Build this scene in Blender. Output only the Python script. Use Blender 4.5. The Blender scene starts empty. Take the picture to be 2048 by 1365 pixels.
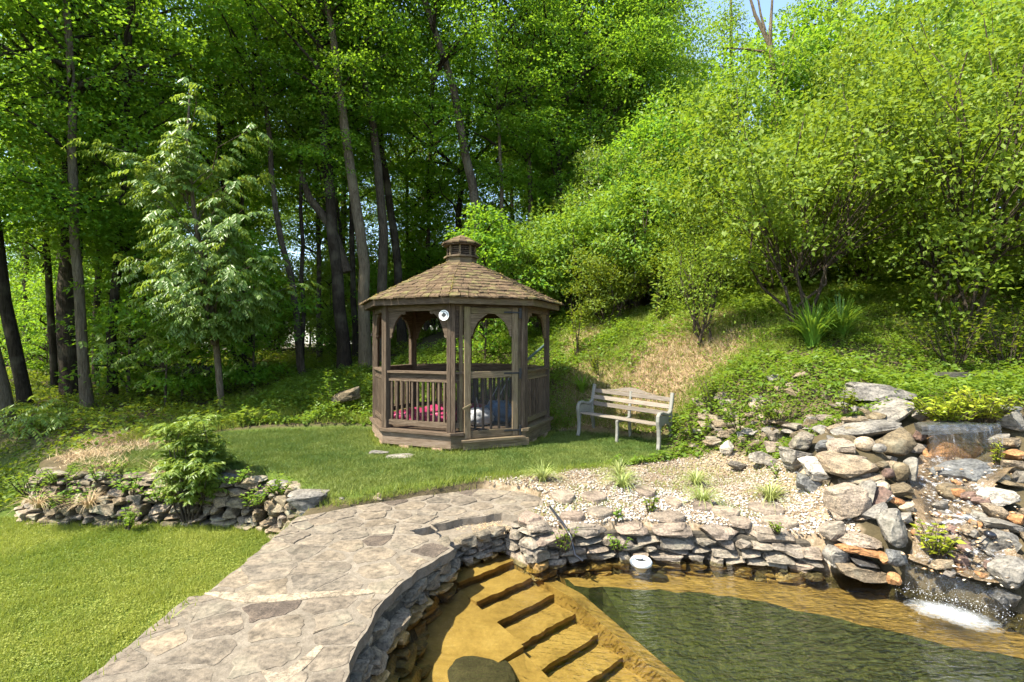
import bpy, bmesh, math, random
import numpy as np
from mathutils import Vector, Matrix, Euler, noise as mnoise

# ------------------------------------------------------------------ camera, sky, sun, exposure
SC = bpy.context.scene
COL = SC.collection
F_PX, CX, CY, CAM_H = 1024.0, 1024.0, 682.5, 1.8
cam_d = bpy.data.cameras.new('camera'); cam_d.sensor_width = 36.0; cam_d.lens = 18.0
cam_d.clip_start = 0.05; cam_d.clip_end = 2000.0
cam = bpy.data.objects.new('camera', cam_d); COL.objects.link(cam)
cam.location = (0, 0, CAM_H); cam.rotation_euler = (math.radians(90), 0, 0)
SC.camera = cam

SUN_EL = math.radians(54.0)
SUN_H = Vector((-0.87, -0.50)).normalized()
SUN_V = Vector((SUN_H.x*math.cos(SUN_EL), SUN_H.y*math.cos(SUN_EL), math.sin(SUN_EL)))
world = bpy.data.worlds.new('World'); SC.world = world; world.use_nodes = True
wn = world.node_tree.nodes; wl = world.node_tree.links
wn.clear()
sky = wn.new('ShaderNodeTexSky'); sky.sky_type = 'NISHITA'; sky.sun_disc = False
sky.sun_elevation = SUN_EL; sky.sun_rotation = math.atan2(SUN_H.x, SUN_H.y)
bg = wn.new('ShaderNodeBackground'); bg.inputs['Strength'].default_value = 0.14
wo = wn.new('ShaderNodeOutputWorld')
wl.new(sky.outputs[0], bg.inputs['Color']); wl.new(bg.outputs[0], wo.inputs['Surface'])
sun_d = bpy.data.lights.new('sun', 'SUN'); sun_d.energy = 4.2; sun_d.angle = math.radians(0.53)
sun_d.color = (1.0, 0.94, 0.81)
sun = bpy.data.objects.new('sun', sun_d); COL.objects.link(sun)
sun.rotation_euler = (-SUN_V).to_track_quat('-Z', 'Y').to_euler()
sun.location = SUN_V*40
SC.view_settings.view_transform = 'Standard'; SC.view_settings.look = 'None'
SC.view_settings.gamma = 1.0; SC.view_settings.use_curve_mapping = False
SC.view_settings.exposure = 1.8
SC.render.engine = 'CYCLES'
SC.cycles.max_bounces = 6; SC.cycles.diffuse_bounces = 3; SC.cycles.glossy_bounces = 3
SC.cycles.transmission_bounces = 5; SC.cycles.transparent_max_bounces = 10
SC.cycles.caustics_reflective = False; SC.cycles.caustics_refractive = False
SC.cycles.use_denoising = True; SC.cycles.use_adaptive_sampling = True; SC.cycles.adaptive_threshold = 0.025
SC.cycles.sample_clamp_indirect = 4.0

random.seed(11)
RNG = np.random.default_rng(11)
PI = math.pi

# ------------------------------------------------------------------ helpers
def at(px, py, d):
    """point of the place that lies d metres ahead, seen at that spot of the 2048 x 1365 photograph"""
    return Vector(((px-CX)/F_PX*d, d, CAM_H-(py-CY)/F_PX*d))

def atz(px, py, z):
    d = F_PX*(CAM_H-z)/(py-CY)
    return Vector(((px-CX)/F_PX*d, d, z))

WM = {}
def link(name, data, mat=None, parent=None, M=None, label=None, cat=None, group=None, kind=None):
    o = bpy.data.objects.new(name, data); COL.objects.link(o)
    M = M if M is not None else Matrix.Identity(4)
    o.matrix_basis = M; WM[o.name] = M.copy()
    if parent is not None:
        o.parent = parent; o.matrix_parent_inverse = WM[parent.name].inverted()
    if mat is not None and data is not None and hasattr(data, 'materials') and len(data.materials) == 0:
        data.materials.append(mat)
    if label: o['label'] = label
    if cat: o['category'] = cat
    if group: o['group'] = group
    if kind: o['kind'] = kind
    return o

def empty(name, loc, label=None, cat=None, group=None, rz=0.0):
    M = Matrix.Translation(Vector(loc)) @ Matrix.Rotation(rz, 4, 'Z')
    o = link(name, None, None, None, M, label, cat, group); o.empty_display_size = 0.1
    return o

def pymesh(name, verts, faces, smooth=False):
    me = bpy.data.meshes.new(name); me.from_pydata([tuple(v) for v in verts], [], faces); me.update()
    if smooth: me.polygons.foreach_set('use_smooth', [True]*len(me.polygons))
    return me

def npmesh(name, V, Fc, rnd=None, smooth=False):
    """V (n,3) float, Fc (m,k) int: fast mesh with k-gons and a per-face random attribute"""
    V = np.ascontiguousarray(V, np.float32); Fc = np.ascontiguousarray(Fc, np.int32)
    m, k = Fc.shape
    me = bpy.data.meshes.new(name)
    me.vertices.add(len(V)); me.vertices.foreach_set('co', V.ravel())
    me.loops.add(m*k); me.loops.foreach_set('vertex_index', Fc.ravel())
    me.polygons.add(m); me.polygons.foreach_set('loop_start', np.arange(0, m*k, k, dtype=np.int32))
    me.polygons.foreach_set('loop_total', np.full(m, k, np.int32))
    if smooth: me.polygons.foreach_set('use_smooth', np.ones(m, bool))
    if rnd is not None:
        a = me.attributes.new('rnd', 'FLOAT', 'FACE'); a.data.foreach_set('value', np.ascontiguousarray(rnd, np.float32))
    me.update(calc_edges=True)
    return me

def merge(parts):
    V, Fs, R = [], [], []; n = 0
    for p in parts:
        V.append(p[0]); Fs.append(p[1]+n); n += len(p[0]); R.append(p[2] if len(p) > 2 else np.zeros(len(p[1])))
    return np.concatenate(V), np.concatenate(Fs), np.concatenate(R)

def basis(o, x, z):
    x = Vector(x).normalized(); z = Vector(z); y = z.cross(x).normalized(); z = x.cross(y)
    M = Matrix((x, y, z)).transposed().to_4x4(); M.translation = Vector(o); return M

def hull(name, pts):
    bm = bmesh.new()
    for p in pts: bm.verts.new(p)
    bmesh.ops.convex_hull(bm, input=bm.verts)
    bmesh.ops.dissolve_limit(bm, angle_limit=0.01, verts=bm.verts, edges=bm.edges)
    me = bpy.data.meshes.new(name); bm.to_mesh(me); bm.free(); return me

_boxes = {}
def cbox(sx, sy, sz, c=0.004):
    key = (round(sx, 3), round(sy, 3), round(sz, 3), c)
    if key in _boxes: return _boxes[key]
    hx, hy, hz = sx/2, sy/2, sz/2; P = []
    for a in (-1, 1):
        for b in (-1, 1):
            for e in (-1, 1):
                P += [(a*hx, b*(hy-c), e*(hz-c)), (a*(hx-c), b*hy, e*(hz-c)), (a*(hx-c), b*(hy-c), e*hz)]
    _boxes[key] = hull('board', P); return _boxes[key]

def member(name, p, q, w, t, mat, parent, up=(0, 0, 1), c=0.004, label=None):
    """a board from p to q: length along local x, w across (local y), t along local z"""
    p, q = Vector(p), Vector(q)
    return link(name, cbox((q-p).length, w, t, c), mat, parent, basis((p+q)/2, q-p, up), label=label)

def tube_np(path, radii, sides=7):
    path = [Vector(p) for p in path]; n = len(path); V = []
    ref = Vector((0.3, 1, 0.1)).normalized()
    for i, p in enumerate(path):
        t = (path[min(i+1, n-1)]-path[max(i-1, 0)]).normalized()
        a = t.cross(ref)
        if a.length < 1e-3: a = t.cross(Vector((1, 0, 0)))
        a.normalize(); b = t.cross(a)
        for k in range(sides):
            an = 2*PI*k/sides
            V.append(p+(a*math.cos(an)+b*math.sin(an))*radii[i])
    Fc = [(i*sides+k, i*sides+(k+1) % sides, (i+1)*sides+(k+1) % sides, (i+1)*sides+k) for i in range(n-1) for k in range(sides)]
    return np.array([tuple(v) for v in V]), np.array(Fc)

def sweep(path, w, t, side):
    """rectangular bar along a path; width w along 'side', thickness t across"""
    path = [Vector(p) for p in path]; side = Vector(side).normalized(); n = len(path); V = []
    for i, p in enumerate(path):
        tg = (path[min(i+1, n-1)]-path[max(i-1, 0)]).normalized(); nn = tg.cross(side).normalized()
        c = 0.18
        prof = [(-.5+c, -.5), (.5-c, -.5), (.5, -.5+c), (.5, .5-c), (.5-c, .5), (-.5+c, .5), (-.5, .5-c), (-.5, -.5+c)]
        for (u, v) in prof: V.append(p+side*(u*w)+nn*(v*t))
    k8 = 8
    Fc = [(i*k8+k, i*k8+(k+1) % k8, (i+1)*k8+(k+1) % k8, (i+1)*k8+k) for i in range(n-1) for k in range(k8)]
    Fc += [tuple(reversed(range(k8))), tuple(range((n-1)*k8, n*k8))]
    return V, Fc

def inpoly(x, y, poly):
    x = np.asarray(x); y = np.asarray(y); r = np.zeros(x.shape, bool); n = len(poly)
    for i in range(n):
        x1, y1 = poly[i]; x2, y2 = poly[(i+1) % n]
        c = ((y1 > y) != (y2 > y)) & (x < (x2-x1)*(y-y1)/(y2-y1+1e-12)+x1); r ^= c
    return r

def segdist(x, y, pts, closed=False):
    x = np.asarray(x, float); y = np.asarray(y, float); best = np.full(x.shape, 1e9); n = len(pts)
    for i in range(n if closed else n-1):
        ax, ay = pts[i]; bx, by = pts[(i+1) % n]; dx, dy = bx-ax, by-ay
        t = np.clip(((x-ax)*dx+(y-ay)*dy)/(dx*dx+dy*dy+1e-12), 0, 1)
        best = np.minimum(best, np.hypot(x-ax-t*dx, y-ay-t*dy))
    return best

def vnoise(x, y, s=1.0, seed=0):
    """smooth value noise in 0..1, vectorised"""
    x = np.asarray(x)*s+seed*17.3; y = np.asarray(y)*s+seed*7.7
    xi = np.floor(x).astype(np.int64); yi = np.floor(y).astype(np.int64); fx = x-xi; fy = y-yi
    def h(a, b):
        v = np.sin(a*127.1+b*311.7+seed*74.7)*43758.5453; return v-np.floor(v)
    u = fx*fx*(3-2*fx); v = fy*fy*(3-2*fy)
    return (h(xi, yi)*(1-u)+h(xi+1, yi)*u)*(1-v)+(h(xi, yi+1)*(1-u)+h(xi+1, yi+1)*u)*v

def sstep(a, b, x):
    t = np.clip((x-a)/(b-a), 0, 1); return t*t*(3-2*t)

# ------------------------------------------------------------------ materials
def newmat(name):
    m = bpy.data.materials.new(name); m.use_nodes = True; n = m.node_tree.nodes; n.clear()
    return m, n, m.node_tree.links

def ramp(n, stops, interp='LINEAR'):
    r = n.new('ShaderNodeValToRGB'); e = r.color_ramp; e.interpolation = interp
    while len(e.elements) < len(stops): e.elements.new(0.5)
    for i, (p, c) in enumerate(stops): e.elements[i].position = p; e.elements[i].color = (c[0], c[1], c[2], 1)
    return r

def noise_n(n, l, vec, scale, detail=4, rough=0.55, dist=0.0):
    t = n.new('ShaderNodeTexNoise'); t.inputs['Scale'].default_value = scale; t.inputs['Detail'].default_value = detail
    t.inputs['Roughness'].default_value = rough; t.inputs['Distortion'].default_value = dist
    if vec is not None: l.new(vec, t.inputs['Vector'])
    return t

def mixc(n, l, a, b, fac, mode='MIX'):
    m = n.new('ShaderNodeMix'); m.data_type = 'RGBA'; m.blend_type = mode
    for s, v in ((6, a), (7, b)):
        if isinstance(v, tuple): m.inputs[s].default_value = (v[0], v[1], v[2], 1)
        else: l.new(v, m.inputs[s])
    if isinstance(fac, (int, float)): m.inputs[0].default_value = fac
    else: l.new(fac, m.inputs[0])
    return m.outputs[2]

def mathn(n, l, op, a, b=None, clamp=False):
    m = n.new('ShaderNodeMath'); m.operation = op; m.use_clamp = clamp
    for i, v in enumerate((a, b)):
        if v is None: continue
        if isinstance(v, (int, float)): m.inputs[i].default_value = v
        else: l.new(v, m.inputs[i])
    return m.outputs[0]

def finish(n, l, col, rough=0.8, bump=None, bstr=0.3, bdist=0.02, spec=0.3, metal=0.0):
    p = n.new('ShaderNodeBsdfPrincipled'); o = n.new('ShaderNodeOutputMaterial')
    if isinstance(col, tuple): p.inputs['Base Color'].default_value = (*col, 1)
    else: l.new(col, p.inputs['Base Color'])
    if isinstance(rough, (int, float)): p.inputs['Roughness'].default_value = rough
    else: l.new(rough, p.inputs['Roughness'])
    p.inputs['Specular IOR Level'].default_value = spec; p.inputs['Metallic'].default_value = metal
    if bump is not None:
        b = n.new('ShaderNodeBump'); b.inputs['Strength'].default_value = bstr; b.inputs['Distance'].default_value = bdist
        l.new(bump, b.inputs['Height']); l.new(b.outputs[0], p.inputs['Normal'])
    l.new(p.outputs[0], o.inputs['Surface']); return p

def leaf_mat(name, c1, c2, ct, trans=0.4, rough=0.45, spec=0.35, objvar=0.25):
    m, n, l = newmat(name)
    a = n.new('ShaderNodeAttribute'); a.attribute_name = 'rnd'
    oi = n.new('ShaderNodeObjectInfo')
    col = mixc(n, l, c1, c2, a.outputs['Fac'])
    hs = n.new('ShaderNodeHueSaturation')
    v = mathn(n, l, 'MULTIPLY_ADD', oi.outputs['Random'], objvar)
    v.node.inputs[2].default_value = 1.0-objvar/2
    l.new(v, hs.inputs['Value']); l.new(col, hs.inputs['Color'])
    h = mathn(n, l, 'MULTIPLY_ADD', oi.outputs['Random'], 0.02); h.node.inputs[2].default_value = 0.49
    l.new(h, hs.inputs['Hue'])
    p = n.new('ShaderNodeBsdfPrincipled'); p.inputs['Roughness'].default_value = rough
    p.inputs['Specular IOR Level'].default_value = spec
    l.new(hs.outputs[0], p.inputs['Base Color'])
    t = n.new('ShaderNodeBsdfTranslucent'); tc = mixc(n, l, hs.outputs[0], ct, 0.6); l.new(tc, t.inputs['Color'])
    mx = n.new('ShaderNodeMixShader'); mx.inputs[0].default_value = trans
    l.new(p.outputs[0], mx.inputs[1]); l.new(t.outputs[0], mx.inputs[2])
    o = n.new('ShaderNodeOutputMaterial'); l.new(mx.outputs[0], o.inputs['Surface']); return m

def stone_mat(name, stops, rough=0.85, wet=False, scale=6.0, lichen=0.25, bstr=0.6, con=1.0):
    m, n, l = newmat(name)
    tc = n.new('ShaderNodeTexCoord'); oi = n.new('ShaderNodeObjectInfo'); geo = n.new('ShaderNodeNewGeometry')
    add = n.new('ShaderNodeVectorMath'); add.operation = 'MULTIPLY_ADD'
    l.new(oi.outputs['Random'], add.inputs[0]); add.inputs[1].default_value = (37, 19, 53); l.new(geo.outputs['Position'], add.inputs[2])
    vec = add.outputs[0]
    stops = [(p_, (c_[0]*.65, c_[1]*.61, c_[2]*.545)) for (p_, c_) in stops] if not wet else stops
    base = ramp(n, stops); l.new(oi.outputs['Random'], base.inputs[0])
    mp = n.new('ShaderNodeMapping'); mp.inputs['Scale'].default_value = (1.0, 1.0, 3.2); l.new(vec, mp.inputs[0])
    n1 = noise_n(n, l, mp.outputs[0], scale, 6, 0.65, 0.6); n2 = noise_n(n, l, vec, scale*7, 5, 0.7); n3 = noise_n(n, l, vec, scale*0.6, 3, 0.5)
    r1 = ramp(n, [(0.3, (0.42, 0.41, 0.40)), (0.5, (.95, .95, .95)), (0.7, (1.5, 1.46, 1.38))]); l.new(n1.outputs[0], r1.inputs[0])
    c = mixc(n, l, base.outputs[0], r1.outputs[0], con, 'MULTIPLY')
    r2 = ramp(n, [(0.36, (0.45, 0.45, 0.45)), (0.5, (1, 1, 1)), (0.64, (1.4, 1.38, 1.34))]); l.new(n2.outputs[0], r2.inputs[0])
    c = mixc(n, l, c, r2.outputs[0], 0.9*con, 'MULTIPLY')
    rl = ramp(n, [(0.56, (0, 0, 0)), (0.66, (1, 1, 1))]); l.new(n3.outputs[0], rl.inputs[0])
    fl = mathn(n, l, 'MULTIPLY', rl.outputs[0], lichen)
    c = mixc(n, l, c, (0.36, 0.34, 0.24), fl)
    h = mathn(n, l, 'MULTIPLY_ADD', n1.outputs[0], 1.0); l.new(n2.outputs[0], h.node.inputs[2]); h.node.inputs[1].default_value = 2.0
    finish(n, l, c, rough, h, bstr, 0.012, 0.5 if wet else 0.25); return m

M = {}
M['stone'] = stone_mat('grey_fieldstone', [(0, (.17, .16, .145)), (.35, (.25, .225, .19)), (.55, (.30, .25, .20)), (.75, (.22, .20, .18)), (1, (.33, .27, .215))])
M['slab'] = stone_mat('smooth_slate', [(0, (.23, .225, .215)), (1, (.29, .275, .25))], lichen=0.1, scale=4)
M['brownrock'] = stone_mat('brown_rock', [(0, (.17, .14, .09)), (1, (.22, .18, .12))])
M['layered'] = stone_mat('layered_tan_rock', [(0, (.28, .23, .165)), (1, (.33, .27, .2))], scale=9, bstr=0.9)
M['pink'] = stone_mat('pinkish_granite', [(0, (.38, .31, .25)), (1, (.40, .34, .28))], lichen=0.1, scale=9)
M['orange'] = stone_mat('orange_sandstone', [(0, (.40, .20, .09)), (1, (.44, .25, .12))], lichen=0.05)
M['quartz'] = stone_mat('white_quartz', [(0, (.58, .55, .49)), (1, (.66, .63, .58))], lichen=0.15)
M['cream'] = stone_mat('cream_river_stone', [(0, (.50, .40, .29)), (1, (.56, .48, .37))], lichen=0.0, bstr=0.15)
M['maroon'] = stone_mat('maroon_stone', [(0, (.17, .12, .105)), (1, (.22, .15, .13))], lichen=0.05)
M['bluegrey'] = stone_mat('blue_grey_rock', [(0, (.16, .17, .18)), (1, (.2, .21, .22))], lichen=0.1, rough=0.5)
M['dark'] = stone_mat('dark_wet_rock', [(0, (.045, .042, .04)), (1, (.075, .07, .06))], rough=0.3, wet=True, lichen=0.05)
M['wetamber'] = stone_mat('wet_amber_stone', [(0, (.20, .125, .04)), (.5, (.30, .185, .065)), (1, (.16, .11, .045))], rough=0.3, wet=True, lichen=0.0)
M['poolstone'] = stone_mat('pool_wall_stone', [(0, (.20, .185, .165)), (.4, (.31, .28, .235)), (.7, (.26, .23, .20)), (1, (.36, .30, .245))], lichen=0.15)
M['shadestone'] = stone_mat('pool_edge_stone', [(0, (.19, .17, .135)), (.5, (.26, .225, .175)), (1, (.32, .265, .195))], lichen=0.2)  # stone tone warmed to offset the bluish shade on the curved wall
M['cap'] = stone_mat('cap_stone', [(0, (.25, .225, .195)), (.5, (.34, .27, .225)), (1, (.29, .255, .215))], lichen=0.12)
M['mossstone'] = stone_mat('mossy_wall_stone', [(0, (.19, .17, .12)), (.5, (.29, .25, .19)), (1, (.36, .31, .24))], lichen=0.55)

def simple(name, col, rough=0.6, spec=0.4, metal=0.0, var=0.15, scale=12, bstr=0.15):
    m, n, l = newmat(name); tc = n.new('ShaderNodeTexCoord')
    t = noise_n(n, l, tc.outputs['Object'], scale, 5, 0.6)
    r = ramp(n, [(0.25, (1-var,)*3), (0.75, (1+var,)*3)]); l.new(t.outputs[0], r.inputs[0])
    c = mixc(n, l, col, r.outputs[0], 1.0, 'MULTIPLY')
    finish(n, l, c, rough, t.outputs[0], bstr, 0.004, spec, metal); return m

def wood_mat(name, c1, c2, grey, rough=0.85, green=0.0):
    m, n, l = newmat(name); tc = n.new('ShaderNodeTexCoord'); oi = n.new('ShaderNodeObjectInfo')
    off = n.new('ShaderNodeVectorMath'); off.operation = 'MULTIPLY_ADD'
    l.new(oi.outputs['Random'], off.inputs[0]); off.inputs[1].default_value = (11, 23, 37); l.new(tc.outputs['Object'], off.inputs[2])
    mp = n.new('ShaderNodeMapping'); mp.inputs['Scale'].default_value = (1.2, 16, 16); l.new(off.outputs[0], mp.inputs[0])
    g = noise_n(n, l, mp.outputs[0], 2.2, 8, 0.7, 1.6)
    mp2 = n.new('ShaderNodeMapping'); mp2.inputs['Scale'].default_value = (3, 70, 70); l.new(off.outputs[0], mp2.inputs[0])
    g2 = noise_n(n, l, mp2.outputs[0], 2.0, 4, 0.6)
    r = ramp(n, [(0.28, c1), (0.5, c2), (0.72, grey)]); l.new(g.outputs[0], r.inputs[0])
    r2 = ramp(n, [(0.3, (.55, .52, .5)), (0.62, (1.15, 1.15, 1.15))]); l.new(g2.outputs[0], r2.inputs[0])
    c = mixc(n, l, r.outputs[0], r2.outputs[0], 0.9, 'MULTIPLY')
    hs = n.new('ShaderNodeHueSaturation'); v = mathn(n, l, 'MULTIPLY_ADD', oi.outputs['Random'], 0.5); v.node.inputs[2].default_value = 0.75
    l.new(v, hs.inputs['Value']); l.new(c, hs.inputs['Color']); c = hs.outputs[0]
    if green:
        ng = noise_n(n, l, off.outputs[0], 3.0, 3); rg = ramp(n, [(0.5, (0, 0, 0)), (0.68, (1, 1, 1))]); l.new(ng.outputs[0], rg.inputs[0])
        fg = mathn(n, l, 'MULTIPLY', rg.outputs[0], green); c = mixc(n, l, c, (.16, .15, .05), fg)
    h = mathn(n, l, 'ADD', g.outputs[0], g2.outputs[0])
    finish(n, l, c, rough, h, 0.5, 0.004, 0.2); return m

M['wood'] = wood_mat('weathered_wood_shaded', (.03, .02, .013), (.088, .062, .04), (.16, .122, .086))  # dark copy of the wood; shade on the left faces put into its colour
M['woodlight'] = wood_mat('weathered_wood_lit', (.05, .036, .02), (.125, .092, .054), (.20, .155, .10), green=0.3)  # pale copy of the wood; light on the right faces put into its colour
M['woodplank'] = wood_mat('skirt_board', (.09, .056, .033), (.20, .145, .098), (.28, .22, .165))  # lightest copy, with sunlight on the front-left skirt put into its colour
M['shingle'] = wood_mat('weathered_shingle', (.035, .022, .012), (.10, .066, .036), (.17, .122, .072), green=0.75)
M['benchwood'] = wood_mat('silver_bench_slat', (.125, .10, .075), (.20, .168, .13), (.25, .215, .17))
M['benchframe'] = simple('pale_bench_frame', (.175, .17, .14), 0.6, 0.3)
M['black'] = simple('black_iron', (.015, .015, .015), 0.5)
M['blackplastic'] = simple('black_plastic', (.012, .012, .014), 0.22, 0.6)
M['whiteplastic'] = simple('white_plastic', (.78, .78, .72), 0.35, 0.5, var=0.05)
M['pinkfabric'] = simple('magenta_vinyl', (.27, .02, .075), 0.4, 0.5, var=0.25, scale=5)
M['whitebag'] = simple('white_plastic_sack', (.62, .62, .62), 0.45, 0.5, var=0.2)
M['bluebag'] = simple('blue_plastic_sack', (.07, .15, .25), 0.45, 0.5, var=0.3)
M['steel'] = simple('dull_steel_rod', (.35, .34, .32), 0.4, 0.5, 0.6)
M['signwhite'] = simple('sign_white', (.75, .75, .72), 0.5, var=0.05)
M['signblack'] = simple('sign_black', (.02, .02, .02), 0.5)
M['brick'] = simple('brick_block', (.30, .19, .13), 0.9, var=0.3)
M['pebble'] = stone_mat('white_gravel', [(0, (.70, .68, .63)), (1, (.74, .71, .66))], lichen=0.1)

def rnd_mat(name, stops, rough=0.8, spec=0.2):
    m, n, l = newmat(name); a = n.new('ShaderNodeAttribute'); a.attribute_name = 'rnd'
    r = ramp(n, stops); l.new(a.outputs['Fac'], r.inputs[0]); finish(n, l, r.outputs[0], rough, spec=spec); return m
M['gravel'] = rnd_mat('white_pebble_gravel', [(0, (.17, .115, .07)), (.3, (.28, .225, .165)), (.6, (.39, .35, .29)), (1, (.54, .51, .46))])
M['bedpebble'] = rnd_mat('stream_pebbles', [(0, (.10, .09, .07)), (.3, (.34, .20, .09)), (.6, (.42, .30, .18)), (1, (.55, .48, .38))], 0.25, 0.5)
M['straw'] = rnd_mat('dry_straw', [(0, (.30, .20, .10)), (.5, (.46, .33, .18)), (1, (.56, .45, .27))])

def bark_mat(name, c1, c2):
    m, n, l = newmat(name); tc = n.new('ShaderNodeTexCoord')
    mp = n.new('ShaderNodeMapping'); mp.inputs['Scale'].default_value = (9, 9, 1.6); l.new(tc.outputs['Object'], mp.inputs[0])
    g = noise_n(n, l, mp.outputs[0], 2.5, 7, 0.7, 0.8); g2 = noise_n(n, l, tc.outputs['Object'], 1.4, 3)
    r = ramp(n, [(0.32, c1), (0.68, c2)]); l.new(g.outputs[0], r.inputs[0])
    r2 = ramp(n, [(0.5, (0, 0, 0)), (0.7, (1, 1, 1))]); l.new(g2.outputs[0], r2.inputs[0])
    f = mathn(n, l, 'MULTIPLY', r2.outputs[0], 0.5); c = mixc(n, l, r.outputs[0], (.19, .165, .115), f)
    finish(n, l, c, 0.9, g.outputs[0], 1.0, 0.08, 0.1); return m
M['bark'] = bark_mat('grey_brown_bark', (.035, .026, .018), (.13, .10, .07))
M['barkpale'] = bark_mat('pale_sunlit_bark', (.07, .052, .033), (.21, .165, .11))  # pale bark; sunlight on the lit trunks is put into its colour
M['barkdark'] = bark_mat('dark_bark', (.018, .013, .009), (.06, .046, .032))

M['leaf_maple'] = leaf_mat('maple_leaf', (.06, .155, .016), (.14, .25, .024), (.42, .64, .025), 0.5, 0.5, 0.25)
M['leaf_bright'] = leaf_mat('bright_leaf', (.08, .16, .016), (.155, .24, .03), (.42, .58, .03), 0.42, 0.45, 0.3)
M['leaf_pale'] = leaf_mat('pale_drooping_leaf', (.085, .16, .025), (.155, .225, .05), (.42, .52, .04), 0.4, 0.4, 0.4)
M['leaf_shrub'] = leaf_mat('shrub_leaf', (.09, .15, .013), (.165, .22, .026), (.42, .54, .025), 0.38, 0.5, 0.22)
M['leaf_weed'] = leaf_mat('weed_leaf', (.06, .115, .010), (.155, .215, .022), (.44, .50, .02), 0.4, 0.5, 0.25)
M['leaf_yellow'] = leaf_mat('yellow_green_leaf', (.17, .24, .02), (.33, .36, .03), (.5, .52, .03), 0.35, 0.4, 0.3)
M['leaf_sumac'] = leaf_mat('sumac_leaf', (.095, .175, .025), (.20, .28, .05), (.44, .54, .05), 0.4, 0.4, 0.35)
M['leaf_sedge'] = leaf_mat('variegated_sedge', (.16, .21, .04), (.40, .42, .15), (.42, .44, .1), 0.3)
M['leaf_lily'] = leaf_mat('lily_leaf', (.06, .14, .015), (.13, .23, .03), (.34, .46, .03), 0.35, 0.35, 0.4)
M['grass_low'] = leaf_mat('clover_lawn', (.105, .16, .022), (.285, .30, .058), (.44, .50, .05), 0.38, 0.55, 0.2, 0.0)
M['grass_turf'] = leaf_mat('short_turf', (.065, .112, .022), (.185, .215, .05), (.30, .37, .05), 0.3, 0.55, 0.2, 0.0)

# ------------------------------------------------------------------ layout in plan
G = Vector((-0.985, 9.96, 0.0))          # gazebo centre
WATER_Z = -0.45
LAWN_Z = -0.70
POOL = [(-.95, 2.2), (-.985, 2.88), (-1.02, 3.15), (-1.0, 3.4), (-1.0, 3.63), (-.94, 3.99), (-.86, 4.29), (-.58, 4.72), (-.55, 5.02),
        (-.07, 5.42), (.2, 5.08), (.66, 5.2), (1.2, 5.28), (1.95, 5.22), (2.5, 5.1), (3.0, 4.95), (3.42, 4.80), (3.62, 4.66), (4.1, 4.22),
        (4.5, 3.8), (4.9, 2.9), (4.2, 1.5), (2.6, .7), (.6, .75), (-.6, 1.4)]
WALL_BASE = [(-9.5, 8.8), (-7.4, 7.5), (-6.7, 6.95), (-5.6, 6.85), (-4.2, 6.8), (-3.4, 6.72), (-2.9, 6.35), (-2.45, 5.75), (-2.33, 5.55)]
TURF = [(-6.4, 7.3), (-7.0, 8.5), (-5.6, 10.0), (-3.2, 10.5), (-1, 10.4), (1.3, 10.1), (2.7, 8.95), (2.6, 8.3), (1.5, 7.5), (.2, 6.95), (-.4, 6.75),
        (-1.1, 6.42), (-1.8, 6.1), (-2.3, 6.02), (-2.8, 6.65), (-3.4, 7.0), (-5, 7.12)]
GRAVEL = [(-.5, 6.75), (.2, 6.95), (1.5, 7.45), (2.6, 8.1), (3.3, 7.9), (3.6, 7.2), (3.55, 6.0), (3.42, 4.95), (2.9, 5.08), (2.0, 5.32), (1.0, 5.38), (.3, 5.3), (0.1, 5.66), (.4, 6.3)]
WALK = [(-2.33, 3.86), (-2.33, 5.1), (-2.35, 5.6), (-2.1, 5.75), (-1.78, 6.0), (-1.08, 6.36), (-.42, 6.68), (.1, 6.55), (.36, 6.3), (.36, 5.85), (.1, 5.62), (-.12, 5.72), (-.62, 5.5),
        (-1.05, 5.18), (-.62, 4.86), (-.53, 4.74), (-.80, 4.30), (-.90, 3.99), (-.97, 3.63), (-.96, 3.4), (-.98, 3.15), (-.945, 2.88), (-.92, 2.0), (-.4, 1.2), (.2, .6), (.2, -.8), (-2.43, -.8), (-2.43, 3.86)]

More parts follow.
